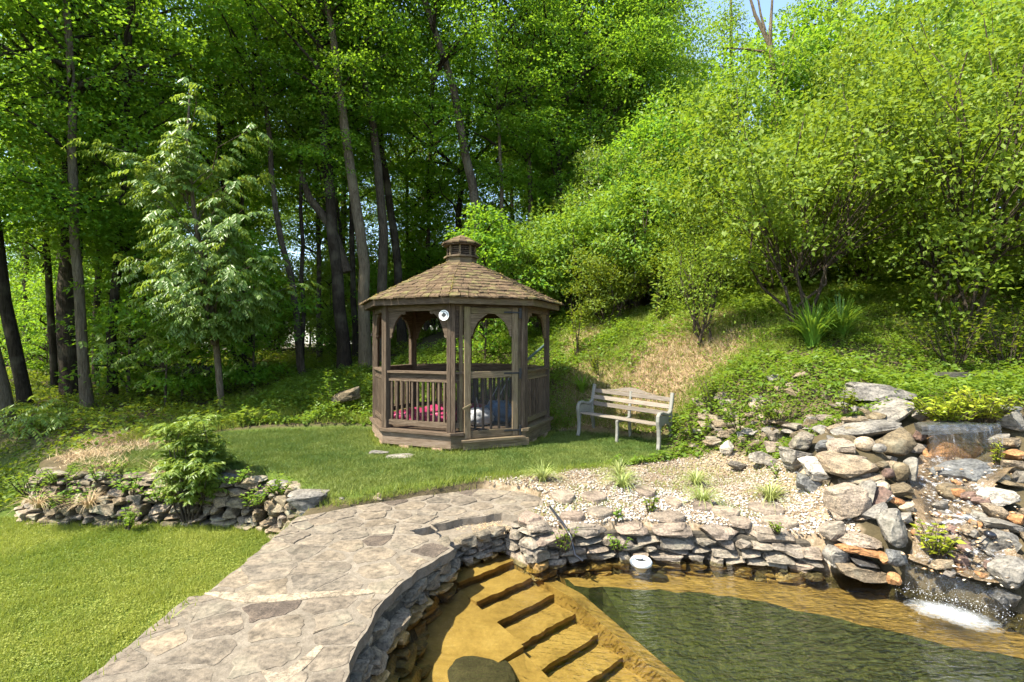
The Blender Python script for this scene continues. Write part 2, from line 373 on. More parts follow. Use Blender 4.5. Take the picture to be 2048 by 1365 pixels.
LEDGE = [(-.62, 4.86), (-.56, 5.02), (-.07, 5.42), (.08, 5.60), (-.12, 5.74), (-.62, 5.52), (-1.06, 5.2)]
BOULDERS = [
 # px, py, w, h (photo pixels), distance, material, yaw, roll, boxy, label
 (1765, 787, 150, 40, 6.9, 'slab', .1, .03, .8, 'long flat grey slab lying across the top of the rockery'),
 (1795, 822, 104, 62, 6.5, 'slab', .3, -.45, .8, 'smooth grey slab tilted diagonally under the long flat slab'),
 (1708, 822, 56, 40, 6.7, 'slab', .2, .3, .7, 'small grey triangular slab left of the tilted smooth slab'),
 (1743, 866, 132, 50, 6.2, 'slab', .1, -.12, .8, 'pale grey wedge-shaped slab pointing towards the upper waterfall'),
 (1757, 835, 42, 18, 6.4, 'brownrock', 0, 0, .2, 'small rounded tan stone between the two big slabs'),
 (1716, 842, 46, 18, 6.4, 'layered', 0, 0, .5, 'thin tan stone on top of the pale wedge slab'),
 (1803, 892, 90, 66, 5.95, 'brownrock', .2, 0, .3, 'olive-brown domed boulder left of the upper waterfall'),
 (1735, 890, 38, 28, 5.85, 'cream', 0, 0, .1, 'rounded pinkish-tan cobble under the wedge slab'),
 (1762, 898, 28, 18, 5.8, 'slab', 0, 0, .1, 'little grey cobble next to the pinkish-tan cobble'),
 (1688, 897, 68, 30, 5.8, 'pink', 0, -.1, .6, 'pinkish flat stone left of the rounded tan cobble'),
 (1655, 893, 36, 30, 6.0, 'bluegrey', 0, 0, .5, 'dark blue-grey block beside the pinkish flat stone'),
 (1612, 885, 62, 40, 6.2, 'stone', .2, .1, .6, 'mossy grey block at the left shoulder of the rockery'),
 (1610, 922, 84, 56, 6.15, 'slab', .1, .1, .6, 'big grey angular boulder left of the white quartz rock'),
 (1528, 922, 60, 50, 7.1, 'slab', .3, .5, .6, 'grey pointed boulder standing at the edge of the gravel'),
 (1458, 897, 30, 34, 7.7, 'quartz', .3, .2, .5, 'pale stone half hidden in weeds right of the bench'),
 (1480, 935, 40, 26, 7.4, 'stone', .3, .2, .6, 'small grey stone sunk in weeds by the gravel'),
 (1636, 940, 66, 52, 5.7, 'quartz', .2, .1, .5, 'white quartz boulder perched on a dark block'),
 (1634, 977, 76, 54, 5.75, 'bluegrey', .1, .25, .7, 'dark slanted block under the white quartz boulder'),
 (1722, 938, 124, 50, 5.55, 'layered', .1, .02, .5, 'large layered tan rock with a dark hollow'),
 (1728, 965, 90, 36, 5.45, 'layered', .1, -.2, .5, 'layered tan ledge rock below the hollow rock'),
 (1782, 949, 32, 26, 5.5, 'maroon', 0, 0, .2, 'small mauve stone right of the layered tan rock'),
 (1808, 950, 30, 46, 5.5, 'brownrock', .1, .15, .3, 'upright brown finger stone beside the cascade'),
 (1829, 942, 28, 52, 5.5, 'slab', .1, .25, .2, 'upright round-topped grey stone at the cascade edge'),
 (1768, 978, 32, 28, 5.35, 'cream', 0, 0, .0, 'tan egg-shaped cobble on the rockery'),
 (1805, 982, 66, 46, 5.35, 'brownrock', .1, -.3, .5, 'rough dark brown rock right of the tan egg cobble'),
 (1776, 998, 38, 20, 5.25, 'quartz', 0, -.15, .0, 'white oval cobble beneath the tan egg cobble'),
 (1818, 1014, 32, 20, 5.15, 'cream', 0, -.35, .0, 'cream oval pebble near the yellow-leaved plant'),
 (1798, 1006, 34, 24, 5.2, 'orange', 0, .3, .2, 'orange-tan cobble behind the cream oval pebble'),
 (1738, 995, 36, 64, 5.25, 'slab', .1, .45, .7, 'grey slate shard leaning behind the big pinkish boulder'),
 (1758, 1008, 30, 50, 5.2, 'maroon', .1, .6, .7, 'reddish slate shard leaning beside the grey shard'),
 (1758, 1028, 62, 36, 5.05, 'slab', .1, -.45, .7, 'greenish slate plate leaning against the big pinkish boulder'),
 (1702, 1015, 100, 88, 5.15, 'pink', .2, -.15, .45, 'big pinkish-beige boulder at the corner of the gravel'),
 (1666, 1068, 54, 46, 4.95, 'cap', .0, 0, .7, 'pale cap block at the right end of the pool wall'),
 (1728, 1084, 92, 36, 4.85, 'pink', .05, .12, .7, 'long pale ledge stone under the big pinkish boulder'),
 (1800, 1062, 76, 78, 4.75, 'slab', .3, .1, .5, 'chunky grey-green boulder left of the yellow-leaved plant'),
 (1735, 1106, 90, 28, 4.78, 'orange', .05, .15, .7, 'orange sandstone slab in the pool wall'),
 (1682, 1117, 72, 44, 4.85, 'slab', .0, .1, .85, 'square grey block left of the orange slab'),
 (1803, 1120, 46, 42, 4.62, 'bluegrey', .2, .1, .5, 'dark slate block beneath the chunky grey-green boulder'),
 (1778, 1120, 34, 30, 4.66, 'orange', .2, .2, .5, 'small rusty stone between the orange slab and dark slate block'),
 (1740, 1131, 60, 20, 4.76, 'dark', .05, .2, .7, 'dark wet sliver under the orange slab'),
 (1738, 1153, 118, 36, 4.72, 'layered', .0, .08, .85, 'long tan base stone at the waterline'),
 (1794, 1162, 24, 26, 4.6, 'orange', .0, .1, .6, 'small rust-brown stone at the waterline'),
 (1955, 955, 116, 56, 5.5, 'bluegrey', .1, -.08, .4, 'dark blue-grey boulder standing in the stream'),
 (1922, 988, 62, 36, 5.3, 'brownrock', .1, .0, .3, 'wet brown rock below the dark stream boulder'),
 (2022, 968, 70, 26, 5.35, 'brownrock', .1, .25, .5, 'flat olive stone at the right of the stream'),
 (2006, 958, 40, 16, 5.45, 'cream', .1, 0, .1, 'yellowish oval stone at the right of the stream'),
 (1965, 1006, 60, 44, 5.15, 'maroon', .2, .2, .4, 'maroon boulder at the right bank of the stream'),
 (2012, 1000, 84, 48, 5.05, 'quartz', .2, -.1, .5, 'large whitish boulder at the right bank'),
 (2008, 1030, 62, 40, 4.9, 'layered', .1, .2, .6, 'pale grey block under the large whitish boulder'),
 (2028, 1061, 84, 34, 4.75, 'slab', .1, .12, .75, 'flat grey ledge stone at the right edge'),
 (2014, 1095, 76, 62, 4.6, 'slab', .2, .1, .35, 'round grey boulder right of the stream pebbles'),
 (2032, 1155, 88, 84, 4.2, 'slab', .2, .2, .5, 'big pale grey boulder right of the lower waterfall'),
 (2044, 1128, 50, 40, 4.5, 'layered', .1, .3, .6, 'pale angular stone behind the big right boulder'),
 (2024, 1204, 62, 32, 4.2, 'dark', .1, 0, .7, 'black wet block at the foot of the lower waterfall'),
 (2036, 842, 50, 44, 6.0, 'slab', .1, 0, .7, 'grey block right of the upper waterfall lip'),
 (2030, 888, 60, 18, 5.9, 'layered', .1, 0, .8, 'thin rusty slab right of the upper waterfall'),
 (2040, 910, 40, 24, 5.8, 'orange', .1, 0, .6, 'rusty stone below the thin rusty slab'),
 (2036, 934, 60, 34, 5.6, 'layered', .1, .1, .5, 'tan flat stone right of the foam'),
 (2030, 822, 56, 22, 6.3, 'bluegrey', .1, 0, .7, 'dark grey slab at the right edge above the waterfall'),
 (1856, 832, 44, 30, 6.35, 'slab', .2, .1, .5, 'grey stone left of the waterfall lip'),
 (1848, 868, 30, 34, 6.2, 'maroon', .2, .1, .5, 'reddish stone wedged left of the falling water'),
 (1905, 757, 112, 22, 8.0, 'dark', .0, 0, .85, 'long dark ledge stone above the yellow-green plants'),
 (1945, 776, 90, 20, 7.8, 'dark', .0, 0, .85, 'dark lower ledge stone behind the yellow-green plants'),
 (2020, 752, 90, 20, 8.0, 'dark', .0, 0, .85, 'dark ledge stone at the right edge under the shrubs'),
 (1925, 858, 160, 24, 5.98, 'dark', .0, 0, .9, 'dark wet lip stone of the upper waterfall'),
 (1925, 905, 158, 76, 6.12, 'orange', .0, 0, .9, 'rust-coloured wet rock face behind the upper waterfall'),
 (1745, 745, 60, 12, 8.2, 'slab', .0, 0, .7, 'flat grey stone showing in the ground cover'),
]

# terrain: smooth interpolation of spot heights
CTRL = [(-4, 8.5, 0), (-2, 7, 0), (0, 7.2, 0), (1, 8, 0), (2, 8.2, 0), (1.4, 9.7, .05), (2.5, 8.8, .05), (-3, 10, .02), (-.9, 10, 0), (.6, 10.8, .05), (0, 9, 0), (-6, 7.6, -.02), (-3.4, 7.2, -.02),
 (-1, 12.0, .25), (-1, 13.5, 1.1), (-1, 17, 2.0), (-1, 22, 2.6), (-4, 12, .4), (-8, 11.5, .2), (-6, 9.8, .02), (-6, 16, .8), (-12, 16, .5), (-12, 11, .1), (-8, 25, 1.5), (-15, 25, 1.1), (-20, 40, .5), (0, 40, 2), (-5, 60, -1), (-40, 60, -1), (40, 60, 9), (-30, 20, .2), (-30, 5, -.6), (-30, -10, -.6), (0, -10, -.3),
 (1.5, 10.7, .45), (1.5, 11.5, 1.25), (1.5, 13, 1.9), (2.2, 9.75, .3), (2.3, 10.5, 1.1), (3, 9.5, .6), (3, 10.4, 1.4), (3, 12, 2.1), (4, 9.0, 1.25), (4.5, 10.5, 2.05), (5.5, 9.8, 2.1), (6, 8.6, 1.6), (8.4, 9.5, 2.15), (9, 14, 3.6), (4, 16, 3.2), (12, 20, 5.5), (4, 22, 4.2), (20, 30, 8), (12, 8, 2.2), (14, 3, 1.2), (10, -4, 0),
 (2.9, 8.55, .1), (3.2, 8.6, .5), (3.2, 7.8, .03), (3.35, 6.8, .02), (3.3, 6.0, 0), (3.3, 5.4, -.06), (1.5, 6.5, -.02), (1.5, 5.6, -.1), (.3, 5.7, -.1), (2.6, 5.5, -.1), (4.5, 8.0, 1.35), (5.4, 8.0, 1.25), (6.8, 7.4, 1.1), (5.4, 6.7, .78), (6.6, 6.4, .8), (8, 6, 1.0),
 (-2.2, 5.3, -.2), (-1.5, 4, -.2), (-1.4, 2, -.2), (0, 0, -.25), (3, 0, -.25), (5.2, 2.5, -.2), (6.5, 3.5, 0)]
for (px, py, w, h, d, *_r) in BOULDERS:
    p = at(px, py, d); hh = h/F_PX*d
    if py < 1100: CTRL.append((p.x+.02, p.y+.10, p.z-.30*hh))
STREAM = [(5.15, 5.8, .41), (4.79, 5.6, .28), (4.5, 5.25, .12), (4.29, 4.9, -.01), (4.11, 4.65, -.14), (3.90, 4.46, -.25)]
_c = np.array(CTRL); _A = np.hypot(_c[:, None, 0]-_c[None, :, 0], _c[:, None, 1]-_c[None, :, 1])
def _phi(r): return np.sqrt(r*r+.06)
_n = len(_c); _K = np.zeros((_n+3, _n+3)); _K[:_n, :_n] = _phi(_A)-np.eye(_n)*.05; _K[:_n, _n] = 1; _K[:_n, _n+1:] = _c[:, :2]; _K[_n, :_n] = 1; _K[_n+1:, :_n] = _c[:, :2].T
_W = np.linalg.solve(_K, np.concatenate([_c[:, 2], np.zeros(3)]))
def base_z(x, y):
    x = np.asarray(x, float); y = np.asarray(y, float); s = x.shape; x = x.ravel(); y = y.ravel(); out = np.empty(len(x))
    for i in range(0, len(x), 40000):
        xs, ys = x[i:i+40000], y[i:i+40000]
        r = np.hypot(xs[:, None]-_c[None, :, 0], ys[:, None]-_c[None, :, 1])
        out[i:i+40000] = _phi(r)@_W[:_n]+_W[_n]+_W[_n+1]*xs+_W[_n+2]*ys
    return out.reshape(s)
_wbx = np.array([p[0] for p in WALL_BASE]); _wby = np.array([p[1] for p in WALL_BASE])
def lower_mask(x, y):
    """1 on the low lawn left of the walk and in front of the old stone wall"""
    yw = np.interp(x, _wbx, _wby)
    soft = np.where(x < -7.2, 1.2, 0.12)
    return np.where(x < -2.36, 1-sstep(0, 1, (y-yw-.34)/soft+.0), 0.0)
def ground_z(x, y):
    x = np.asarray(x, float); y = np.asarray(y, float)
    z = base_z(x, y)
    tz = z+(vnoise(x, y, 1.3, 1)-.5)*.10*sstep(9.5, 12, y+np.abs(x)*.6)+(vnoise(x, y, .35, 2)-.5)*.5*sstep(11, 18, y)
    flat = inpoly(x, y, TURF)
    tz = np.where(flat, tz*.4, tz)
    # stream bed cut
    sp = [(p[0], p[1]) for p in STREAM]; sd = segdist(x, y, sp)
    szv = np.zeros(x.shape); best = np.full(x.shape, 1e9)
    for i in range(len(STREAM)-1):
        a, b = STREAM[i], STREAM[i+1]; dx, dy = b[0]-a[0], b[1]-a[1]
        t = np.clip(((x-a[0])*dx+(y-a[1])*dy)/(dx*dx+dy*dy), 0, 1); dd = np.hypot(x-a[0]-t*dx, y-a[1]-t*dy)
        szv = np.where(dd < best, a[2]+(b[2]-a[2])*t, szv); best = np.minimum(best, dd)
    cut = 1-sstep(.32, .62, sd); tz = tz*(1-cut)+np.minimum(tz, szv-.06)*cut
    lm = lower_mask(x, y)
    tz = tz*(1-lm)+(LAWN_Z+(vnoise(x, y, .8, 3)-.5)*.03)*lm
    pool = inpoly(x, y, POOL); dpool = segdist(x, y, POOL, True)
    tz = np.where(pool, -2.1, tz)
    tz = np.where((~pool) & (dpool < .16) & (y < 5.6), np.minimum(tz, -.5), tz)
    walk = inpoly(x, y, WALK) | inpoly(x, y, LEDGE); tz = np.where(walk, np.minimum(tz, -.30), tz)
    return tz

def gz(x, y): return float(ground_z(np.array([x]), np.array([y]))[0])

# ------------------------------------------------------------------ ground sheet
def axis(lo, hi, fine_lo, fine_hi, fine, grow=1.22):
    a = list(np.arange(fine_lo, fine_hi+1e-6, fine)); s = fine; v = a[-1]
    while v < hi: s *= grow; v += s; a.append(v)
    s = fine; v = a[0]; pre = []
    while v > lo: s *= grow; v -= s; pre.append(v)
    return np.array(pre[::-1]+a)
gx_ = axis(-260, 260, -8.5, 9.0, .075); gy_ = axis(-120, 500, -.5, 14.0, .075)
XX, YY = np.meshgrid(gx_, gy_); ZZ = ground_z(XX, YY)
far = np.hypot(XX, YY-10)
ZZ = np.where(far > 70, ZZ*np.clip(1-(far-70)/60, 0, 1)-1.0*sstep(70, 130, far), ZZ)
nx, ny = len(gx_), len(gy_); idx = np.arange(nx*ny).reshape(ny, nx)
Fq = np.stack([idx[:-1, :-1], idx[:-1, 1:], idx[1:, 1:], idx[1:, :-1]], -1).reshape(-1, 4)
me = npmesh('ground', np.stack([XX, YY, ZZ], -1).reshape(-1, 3), Fq, smooth=True)
xr, yr = XX.ravel(), YY.ravel()
DRY = [(2.2, 10.3, 1.0), (3.2, 10.4, 1.0), (1.5, 10.9, .8), (3.9, 10.2, .9), (2.7, 9.7, .6), (1.7, 10.2, .5), (-6.2, 8.9, .45), (-6.6, 8.1, .5), (-7.2, 9.2, .5), (-2.6, 11.4, .5), (1.9, 12.6, .8), (4.2, 11.6, .9), (9.3, 10.6, .8), (.2, 12.0, .5), (-5.9, 7.35, .35), (-4.9, 7.25, .35), (-3.9, 7.2, .3)]
dry = np.zeros(len(xr))
for (a, b, r) in DRY: dry = np.maximum(dry, 1-sstep(.4*r, 1.25*r, np.hypot(xr-a, yr-b)+(vnoise(xr, yr, 3, 5)-.5)*.5*r))
turfm = inpoly(xr, yr, TURF).astype(float); lowm = lower_mask(xr, yr); gravm = inpoly(xr, yr, GRAVEL).astype(float)
wood = sstep(9.6, 11.5, yr+.25*np.minimum(xr, 0)*0)*(1-sstep(-3.2, -.5, xr))
ca = me.color_attributes.new('zone', 'FLOAT_COLOR', 'POINT')
ca.data.foreach_set('color', np.stack([np.maximum(turfm, lowm), dry, gravm, wood], -1).astype(np.float32).ravel())
m, n, l = newmat('ground_soil')
zc = n.new('ShaderNodeVertexColor'); zc.layer_name = 'zone'; sep = n.new('ShaderNodeSeparateColor'); l.new(zc.outputs['Color'], sep.inputs[0])
geo = n.new('ShaderNodeNewGeometry')
n1 = noise_n(n, l, geo.outputs['Position'], 2.5, 6, 0.65); n2 = noise_n(n, l, geo.outputs['Position'], 22, 5, 0.7)
soil = ramp(n, [(.3, (.04, .032, .018)), (.5, (.075, .06, .032)), (.7, (.12, .088, .05))]); l.new(n1.outputs[0], soil.inputs[0])
litter = ramp(n, [(.35, (.045, .04, .02)), (.55, (.085, .065, .035)), (.7, (.05, .075, .02))]); l.new(n2.outputs[0], litter.inputs[0])
c = mixc(n, l, soil.outputs[0], litter.outputs[0], zc.outputs['Alpha'])
grs = ramp(n, [(.3, (.045, .075, .014)), (.7, (.10, .135, .02))]); l.new(n2.outputs[0], grs.inputs[0]); c = mixc(n, l, c, grs.outputs[0], sep.outputs[0])
st = ramp(n, [(.3, (.12, .075, .04)), (.55, (.26, .18, .10)), (.75, (.14, .13, .04))]); l.new(n2.outputs[0], st.inputs[0])
fd = mathn(n, l, 'MULTIPLY', sep.outputs[1], .9); c = mixc(n, l, c, st.outputs[0], fd)
gv = ramp(n, [(.35, (.14, .10, .06)), (.55, (.26, .20, .13)), (.7, (.38, .32, .24))]); l.new(n2.outputs[0], gv.inputs[0]); c = mixc(n, l, c, gv.outputs[0], sep.outputs[2])
finish(n, l, c, 0.95, n2.outputs[0], 0.6, 0.03, 0.1)
link('ground', me, m, kind='structure')

# ------------------------------------------------------------------ rocks
def rock_mesh(seed, boxy=0.6, cuts=7, sub=2, rough=0.06, strata=0.0):
    rnd = random.Random(seed); bm = bmesh.new(); bmesh.ops.create_icosphere(bm, subdivisions=sub, radius=1.0)
    planes = []
    for _ in range(cuts):
        v = Vector((rnd.gauss(0, 1), rnd.gauss(0, 1), rnd.gauss(0, 1))).normalized(); planes.append((v, rnd.uniform(.55, .86)))
    e = 1.0-.72*boxy; off = Vector((rnd.random()*50, rnd.random()*50, rnd.random()*50))
    for v in bm.verts:
        c = v.co.normalized()
        p = Vector([math.copysign(abs(q)**e, q) for q in c])
        p = p/max(1.0, max(abs(q) for q in p))
        for (nn, dd) in planes:
            s = p.dot(nn)
            if s > dd: p -= nn*(s-dd)*.97
        p *= 1.0+rough*mnoise.noise(c*2.2+off)*2+rough*.6*mnoise.noise(c*5+off)
        if strata:
            q = p+off; b_ = mnoise.noise(Vector((q.x*1.2, q.y*1.2, q.z*9)))+.6*mnoise.noise(Vector((q.x*3, q.y*3, q.z*22)))+.5*mnoise.noise(q*7); p = p*(1+strata*b_)
        v.co = p
    mx = [max(abs(v.co[i]) for v in bm.verts) for i in range(3)]
    for v in bm.verts: v.co = Vector([v.co[i]/mx[i]*.5 for i in range(3)])
    me = bpy.data.meshes.new('stone'); bm.to_mesh(me); bm.free()
    return me
ROCKV = {}
def rockv(k, boxy, kindn, mat):
    key = (k, kindn, mat)
    if key not in ROCKV:
        me = rock_mesh(k*7+3, boxy, 8 if kindn != 'egg' else 0, 3, .06 if kindn != 'egg' else .015, .035 if kindn != 'egg' else 0)
        if kindn == 'egg': me.polygons.foreach_set('use_smooth', [True]*len(me.polygons))
        me.materials.append(M[mat]); ROCKV[key] = me
    return ROCKV[key]

def trs(loc, rot, scale):
    return Matrix.Translation(Vector(loc)) @ Euler(rot).to_matrix().to_4x4() @ Matrix.Diagonal((*scale, 1))

for i, (px, py, w, h, d, mat, yaw, roll, boxy, lab) in enumerate(BOULDERS):
    p = at(px, py, d); W_, H_ = w/F_PX*d, h/F_PX*d
    c_, s_ = abs(math.cos(roll)), abs(math.sin(roll))
    if c_ > s_*1.01:
        lw = max((W_*c_-H_*s_)/(c_*c_-s_*s_), W_*.6); lh = max((H_*c_-W_*s_)/(c_*c_-s_*s_), H_*.35)
    else: lw, lh = W_, H_
    dep = .22 if 'lip stone' in lab else max(min(lw*.75, .6), lh*.8, .1)
    me = rock_mesh(100+i*13, boxy, 0 if boxy <= .1 else 11, 3 if boxy <= .1 or w < 50 else 4, .015 if boxy <= .1 else .055, 0 if boxy <= .2 else .03)
    if boxy <= .3: me.polygons.foreach_set('use_smooth', [True]*len(me.polygons))
    me.materials.append(M[mat])
    nm = {'cream': 'cobble', 'slab': 'slab_rock', 'quartz': 'quartz_rock', 'dark': 'dark_rock', 'orange': 'rusty_rock'}.get(mat, 'boulder')
    link(nm, me, None, None, trs((p.x, p.y+dep*.3, p.z), (0.06*math.sin(i*2.3), -roll*-1, yaw), (lw*1.04, dep, lh*1.06)), lab, 'cobble' if boxy <= .2 else 'boulder', 'rocks of the waterfall rockery')

def resample(pts, step=.02):
    P = [Vector((p[0], p[1], 0)) for p in pts]; out = [P[0]]
    for a, b in zip(P[:-1], P[1:]):
        k = max(1, int((b-a).length/step))
        for j in range(1, k+1): out.append(a.lerp(b, j/k))
    s = [0.0]
    for a, b in zip(out[:-1], out[1:]): s.append(s[-1]+(b-a).length)
    return out, s
def path_at(res, q):
    P, s = res; i = int(np.searchsorted(s, q)); i = min(max(i, 1), len(P)-1)
    t = (q-s[i-1])/max(1e-6, s[i]-s[i-1]); p = P[i-1].lerp(P[i], t)
    a = P[max(0, i-7)]; b = P[min(len(P)-1, i+7)]; tg = (b-a).normalized(); return p, tg

def courses(parent, path, z0, z1, hrange, lrange, depth, mats, seed, side=1, batter=0.0, jitter=.02, cap=None, name='stone', rollj=.05, variants=8):
    """dry-laid courses of separate stones along a path; side=+1: the face looks to the left of the path direction"""
    rnd = random.Random(seed); res = resample(path); L = res[1][-1]; z = z0
    bt = batter if callable(batter) else (lambda p_, z_: -batter*(z_-z0))
    while z < z1-.015:
        h = rnd.uniform(*hrange)
        if z+h > z1-.03: h = z1-z
        q = -rnd.uniform(0, .1)
        while q < L:
            ln = rnd.uniform(*lrange)*(.7+.6*rnd.random()); ln = min(ln, L-q+.1)
            if ln < lrange[0]*.4: break
            p, tg = path_at(res, max(0.01, q+ln/2)); nrm = Vector((-tg.y, tg.x, 0))*side
            hh = h*rnd.uniform(.9, 1.12); dp = depth*rnd.uniform(.85, 1.15)
            zc = z+h/2+rnd.uniform(-1, 1)*jitter*.4
            face = p+nrm*(rnd.uniform(-1, 1)*jitter+bt(p, zc))
            c = face-nrm*(dp*.42)
            mt = mats(zc, rnd); yaw = math.atan2(tg.y, tg.x)
            link(name, rockv(rnd.randrange(variants), .95, 'wall', mt), None, parent,
                 trs((c.x, c.y, zc), (rnd.uniform(-1, 1)*rollj, rnd.uniform(-1, 1)*rollj, yaw+rnd.uniform(-.06, .06)+(PI if rnd.random() < .5 else 0)), (ln*1.09, dp, hh*1.1)))
            q += ln
        z += h
    if cap:
        q = 0.0; ch, cl, cd, over, cmats = cap
        while q < L-.1:
            ln = min(rnd.uniform(*cl), L-q+.08); p, tg = path_at(res, q+ln/2); nrm = Vector((-tg.y, tg.x, 0))*side; yaw = math.atan2(tg.y, tg.x)
            c = p+nrm*(over-cd/2+rnd.uniform(-.03, .02)); hh = ch*rnd.uniform(.92, 1.12)
            link('cap_stone', rockv(20+rnd.randrange(6), .93, 'big', cmats(rnd)), None, parent,
                 trs((c.x, c.y, z1+hh*.42), (rnd.uniform(-.05, .05), rnd.uniform(-.05, .05), yaw+rnd.uniform(-.08, .08)), (ln*1.0, cd*rnd.uniform(.85, 1.1), hh)))
            q += ln+.005
def core(parent, path, z0, z1, back, depth, side, mat, name='core'):
    res = resample(path, .1); P = res[0]; V = []; Fc = []
    for i, p in enumerate(P):
        tg = (P[min(i+1, len(P)-1)]-P[max(i-1, 0)]).normalized(); nr = Vector((-tg.y, tg.x, 0))*side
        for (o, z) in ((-back, z0), (-back, z1), (-back-depth, z1), (-back-depth, z0)): V.append((p.x+nr.x*o, p.y+nr.y*o, z))
    for i in range(len(P)-1):
        for k in range(4): Fc.append((i*4+k, i*4+(k+1) % 4, i*4+4+(k+1) % 4, i*4+4+k))
    Fc += [(3, 2, 1, 0), tuple(range(len(P)*4-4, len(P)*4))]
    return link(name, pymesh(name, V, Fc), mat, parent)

mortar = stone_mat('old_mortar', [(0, (.27, .24, .19)), (1, (.31, .27, .22))], lichen=0.1, bstr=0.8)
darkmortar = stone_mat('dark_joint_mortar', [(0, (.10, .09, .075)), (1, (.12, .11, .09))], lichen=0.1)  # dark mortar for the cores behind the stones

# far wall of the pool, with caps
FARW = [(.2, 5.08), (.66, 5.2), (1.2, 5.28), (1.95, 5.22), (2.5, 5.1), (2.92, 4.97)]
wr = empty('pool_wall', (1.5, 5.25, -.9), 'curved dry-stone pool wall with flat cap stones below the white gravel', 'stone wall')
wet = lambda z, r: 'wetamber' if z < WATER_Z+.0 else 'poolstone'
courses(wr, FARW, -.66, -.225, (.06, .11), (.14, .34), .26, wet, 5, side=-1, jitter=.012, rollj=.025, cap=((.12), (.36, .62), .40, .05, lambda r: 'cap'))
core(wr, FARW, -1.0, -.2, .09, .25, -1, darkmortar)
# the corner pier beside the top step
PIER = [(-.05, 5.40), (.2, 5.08)]
wp = empty('pool_wall_pier', (.08, 5.25, -.9), 'short stone pier beside the top pool step', 'stone wall')
courses(wp, PIER, -.60, -.12, (.09, .13), (.18, .3), .24, wet, 8, side=-1, jitter=.02, cap=((.09), (.25, .36), .30, .02, lambda r: 'cap'))
core(wp, PIER, -1.0, -.12, .08, .2, -1, darkmortar)
# wall behind the steps, under the sunken ledge
NOTCH = [(-.56, 5.02), (-.06, 5.43)]
wn_ = empty('step_wall', (-.3, 5.25, -.9), 'low dark stone wall above the top pool step', 'stone wall')
courses(wn_, NOTCH, -.58, -.22, (.06, .09), (.12, .26), .2, wet, 9, side=-1, jitter=.015)
core(wn_, NOTCH, -1.0, -.22, .08, .2, -1, darkmortar)
# curved wall under the walk
LEFTW = [(-.95, 2.0), (-.985, 2.88), (-1.02, 3.15), (-1.0, 3.4), (-1.0, 3.63), (-.94, 3.99), (-.86, 4.29), (-.60, 4.70), (-.56, 4.98)]
wlft = empty('curved_pool_wall', (-1, 3.6, -1.1), 'rough curved stone wall dropping from the walk into the pool', 'stone wall')
courses(wlft, LEFTW, -1.1, -.175, (.06, .105), (.12, .28), .24, lambda z, r: 'wetamber' if z < WATER_Z-.0 or (z < WATER_Z+.06 and r.random() < .6) else 'shadestone', 12, side=-1, jitter=.04, rollj=.12, batter=lambda p_, z_: (-.175-z_)*float(np.interp(p_.y, [2.0, 3.9, 4.4, 4.7], [.62, .55, .28, .08])))
wc = core(wlft, LEFTW, -1.3, -.17, .065, .25, -1, darkmortar)
for v in wc.data.vertices:
    if v.co.z < -1: v.co.x += 1.125*float(np.interp(v.co.y, [2.0, 3.9, 4.4, 4.7], [.62, .55, .28, .08]))

# ------------------------------------------------------------------ stone walk with flagstones
def extrude_poly(name, poly, z0, z1, mat, parent=None, jag=0.0, **kw):
    n_ = len(poly); V = [(p[0], p[1], z0) for p in poly]+[(p[0], p[1], z1) for p in poly]
    Fc = [tuple(reversed(range(n_))), tuple(range(n_, 2*n_))]+[(i, (i+1) % n_, n_+(i+1) % n_, n_+i) for i in range(n_)]
    me = pymesh(name, V, Fc)
    bm = bmesh.new(); bm.from_mesh(me); bmesh.ops.triangulate(bm, faces=[f for f in bm.faces if len(f.verts) > 4]); bmesh.ops.recalc_face_normals(bm, faces=bm.faces); bm.to_mesh(me); bm.free()
    return link(name, me, mat, parent, **kw)
def dens(poly, step, jag, seed):
    rnd = random.Random(seed); out = []
    for i in range(len(poly)):
        a, b = Vector(poly[i]), Vector(poly[(i+1) % len(poly)]); k = max(1, int((b-a).length/step))
        nr = Vector((-(b-a).y, (b-a).x)).normalized() if (b-a).length > 1e-6 else Vector((0, 0))
        for j in range(k):
            p = a.lerp(b, j/k); s = jag if j else jag*.3; out.append(p+nr*rnd.uniform(-s, s))
    return [(p.x, p.y) for p in out]
ww = empty('stone_walk', (-1.6, 3.5, -.3), 'wide mortared flagstone walk curving along the pool edge', 'stone walk')
m, n, l = newmat('walk_mortar')
geo = n.new('ShaderNodeNewGeometry'); n1 = noise_n(n, l, geo.outputs['Position'], 1.6, 6, .7, .5); n2 = noise_n(n, l, geo.outputs['Position'], 14, 6, .75); n3 = noise_n(n, l, geo.outputs['Position'], 90, 3, .6)
c1 = ramp(n, [(.3, (.145, .122, .092)), (.5, (.185, .157, .12)), (.72, (.24, .205, .158))]); l.new(n1.outputs[0], c1.inputs[0])
c2 = ramp(n, [(.34, (.68, .67, .65)), (.66, (1.25, 1.23, 1.2))]); l.new(n2.outputs[0], c2.inputs[0]); c = mixc(n, l, c1.outputs[0], c2.outputs[0], .9, 'MULTIPLY')
c3 = ramp(n, [(.3, (.75, .75, .75)), (.7, (1.2, 1.2, 1.2))]); l.new(n3.outputs[0], c3.inputs[0]); c = mixc(n, l, c, c3.outputs[0], .7, 'MULTIPLY')
finish(n, l, c, .92, n2.outputs[0], .7, .015, .15); M['walk'] = m
WALK_Z = -.125
extrude_poly('mortar_bed', dens(WALK, .09, .015, 3), -.21, WALK_Z, M['walk'], ww)
M['flag'] = stone_mat('worn_flagstone', [(0, (.215, .188, .155)), (.25, (.275, .238, .192)), (.45, (.225, .20, .168)), (.65, (.295, .25, .192)), (.8, (.25, .215, .175)), (1, (.215, .188, .155))], scale=3.0, lichen=.15, bstr=.8, con=.85)
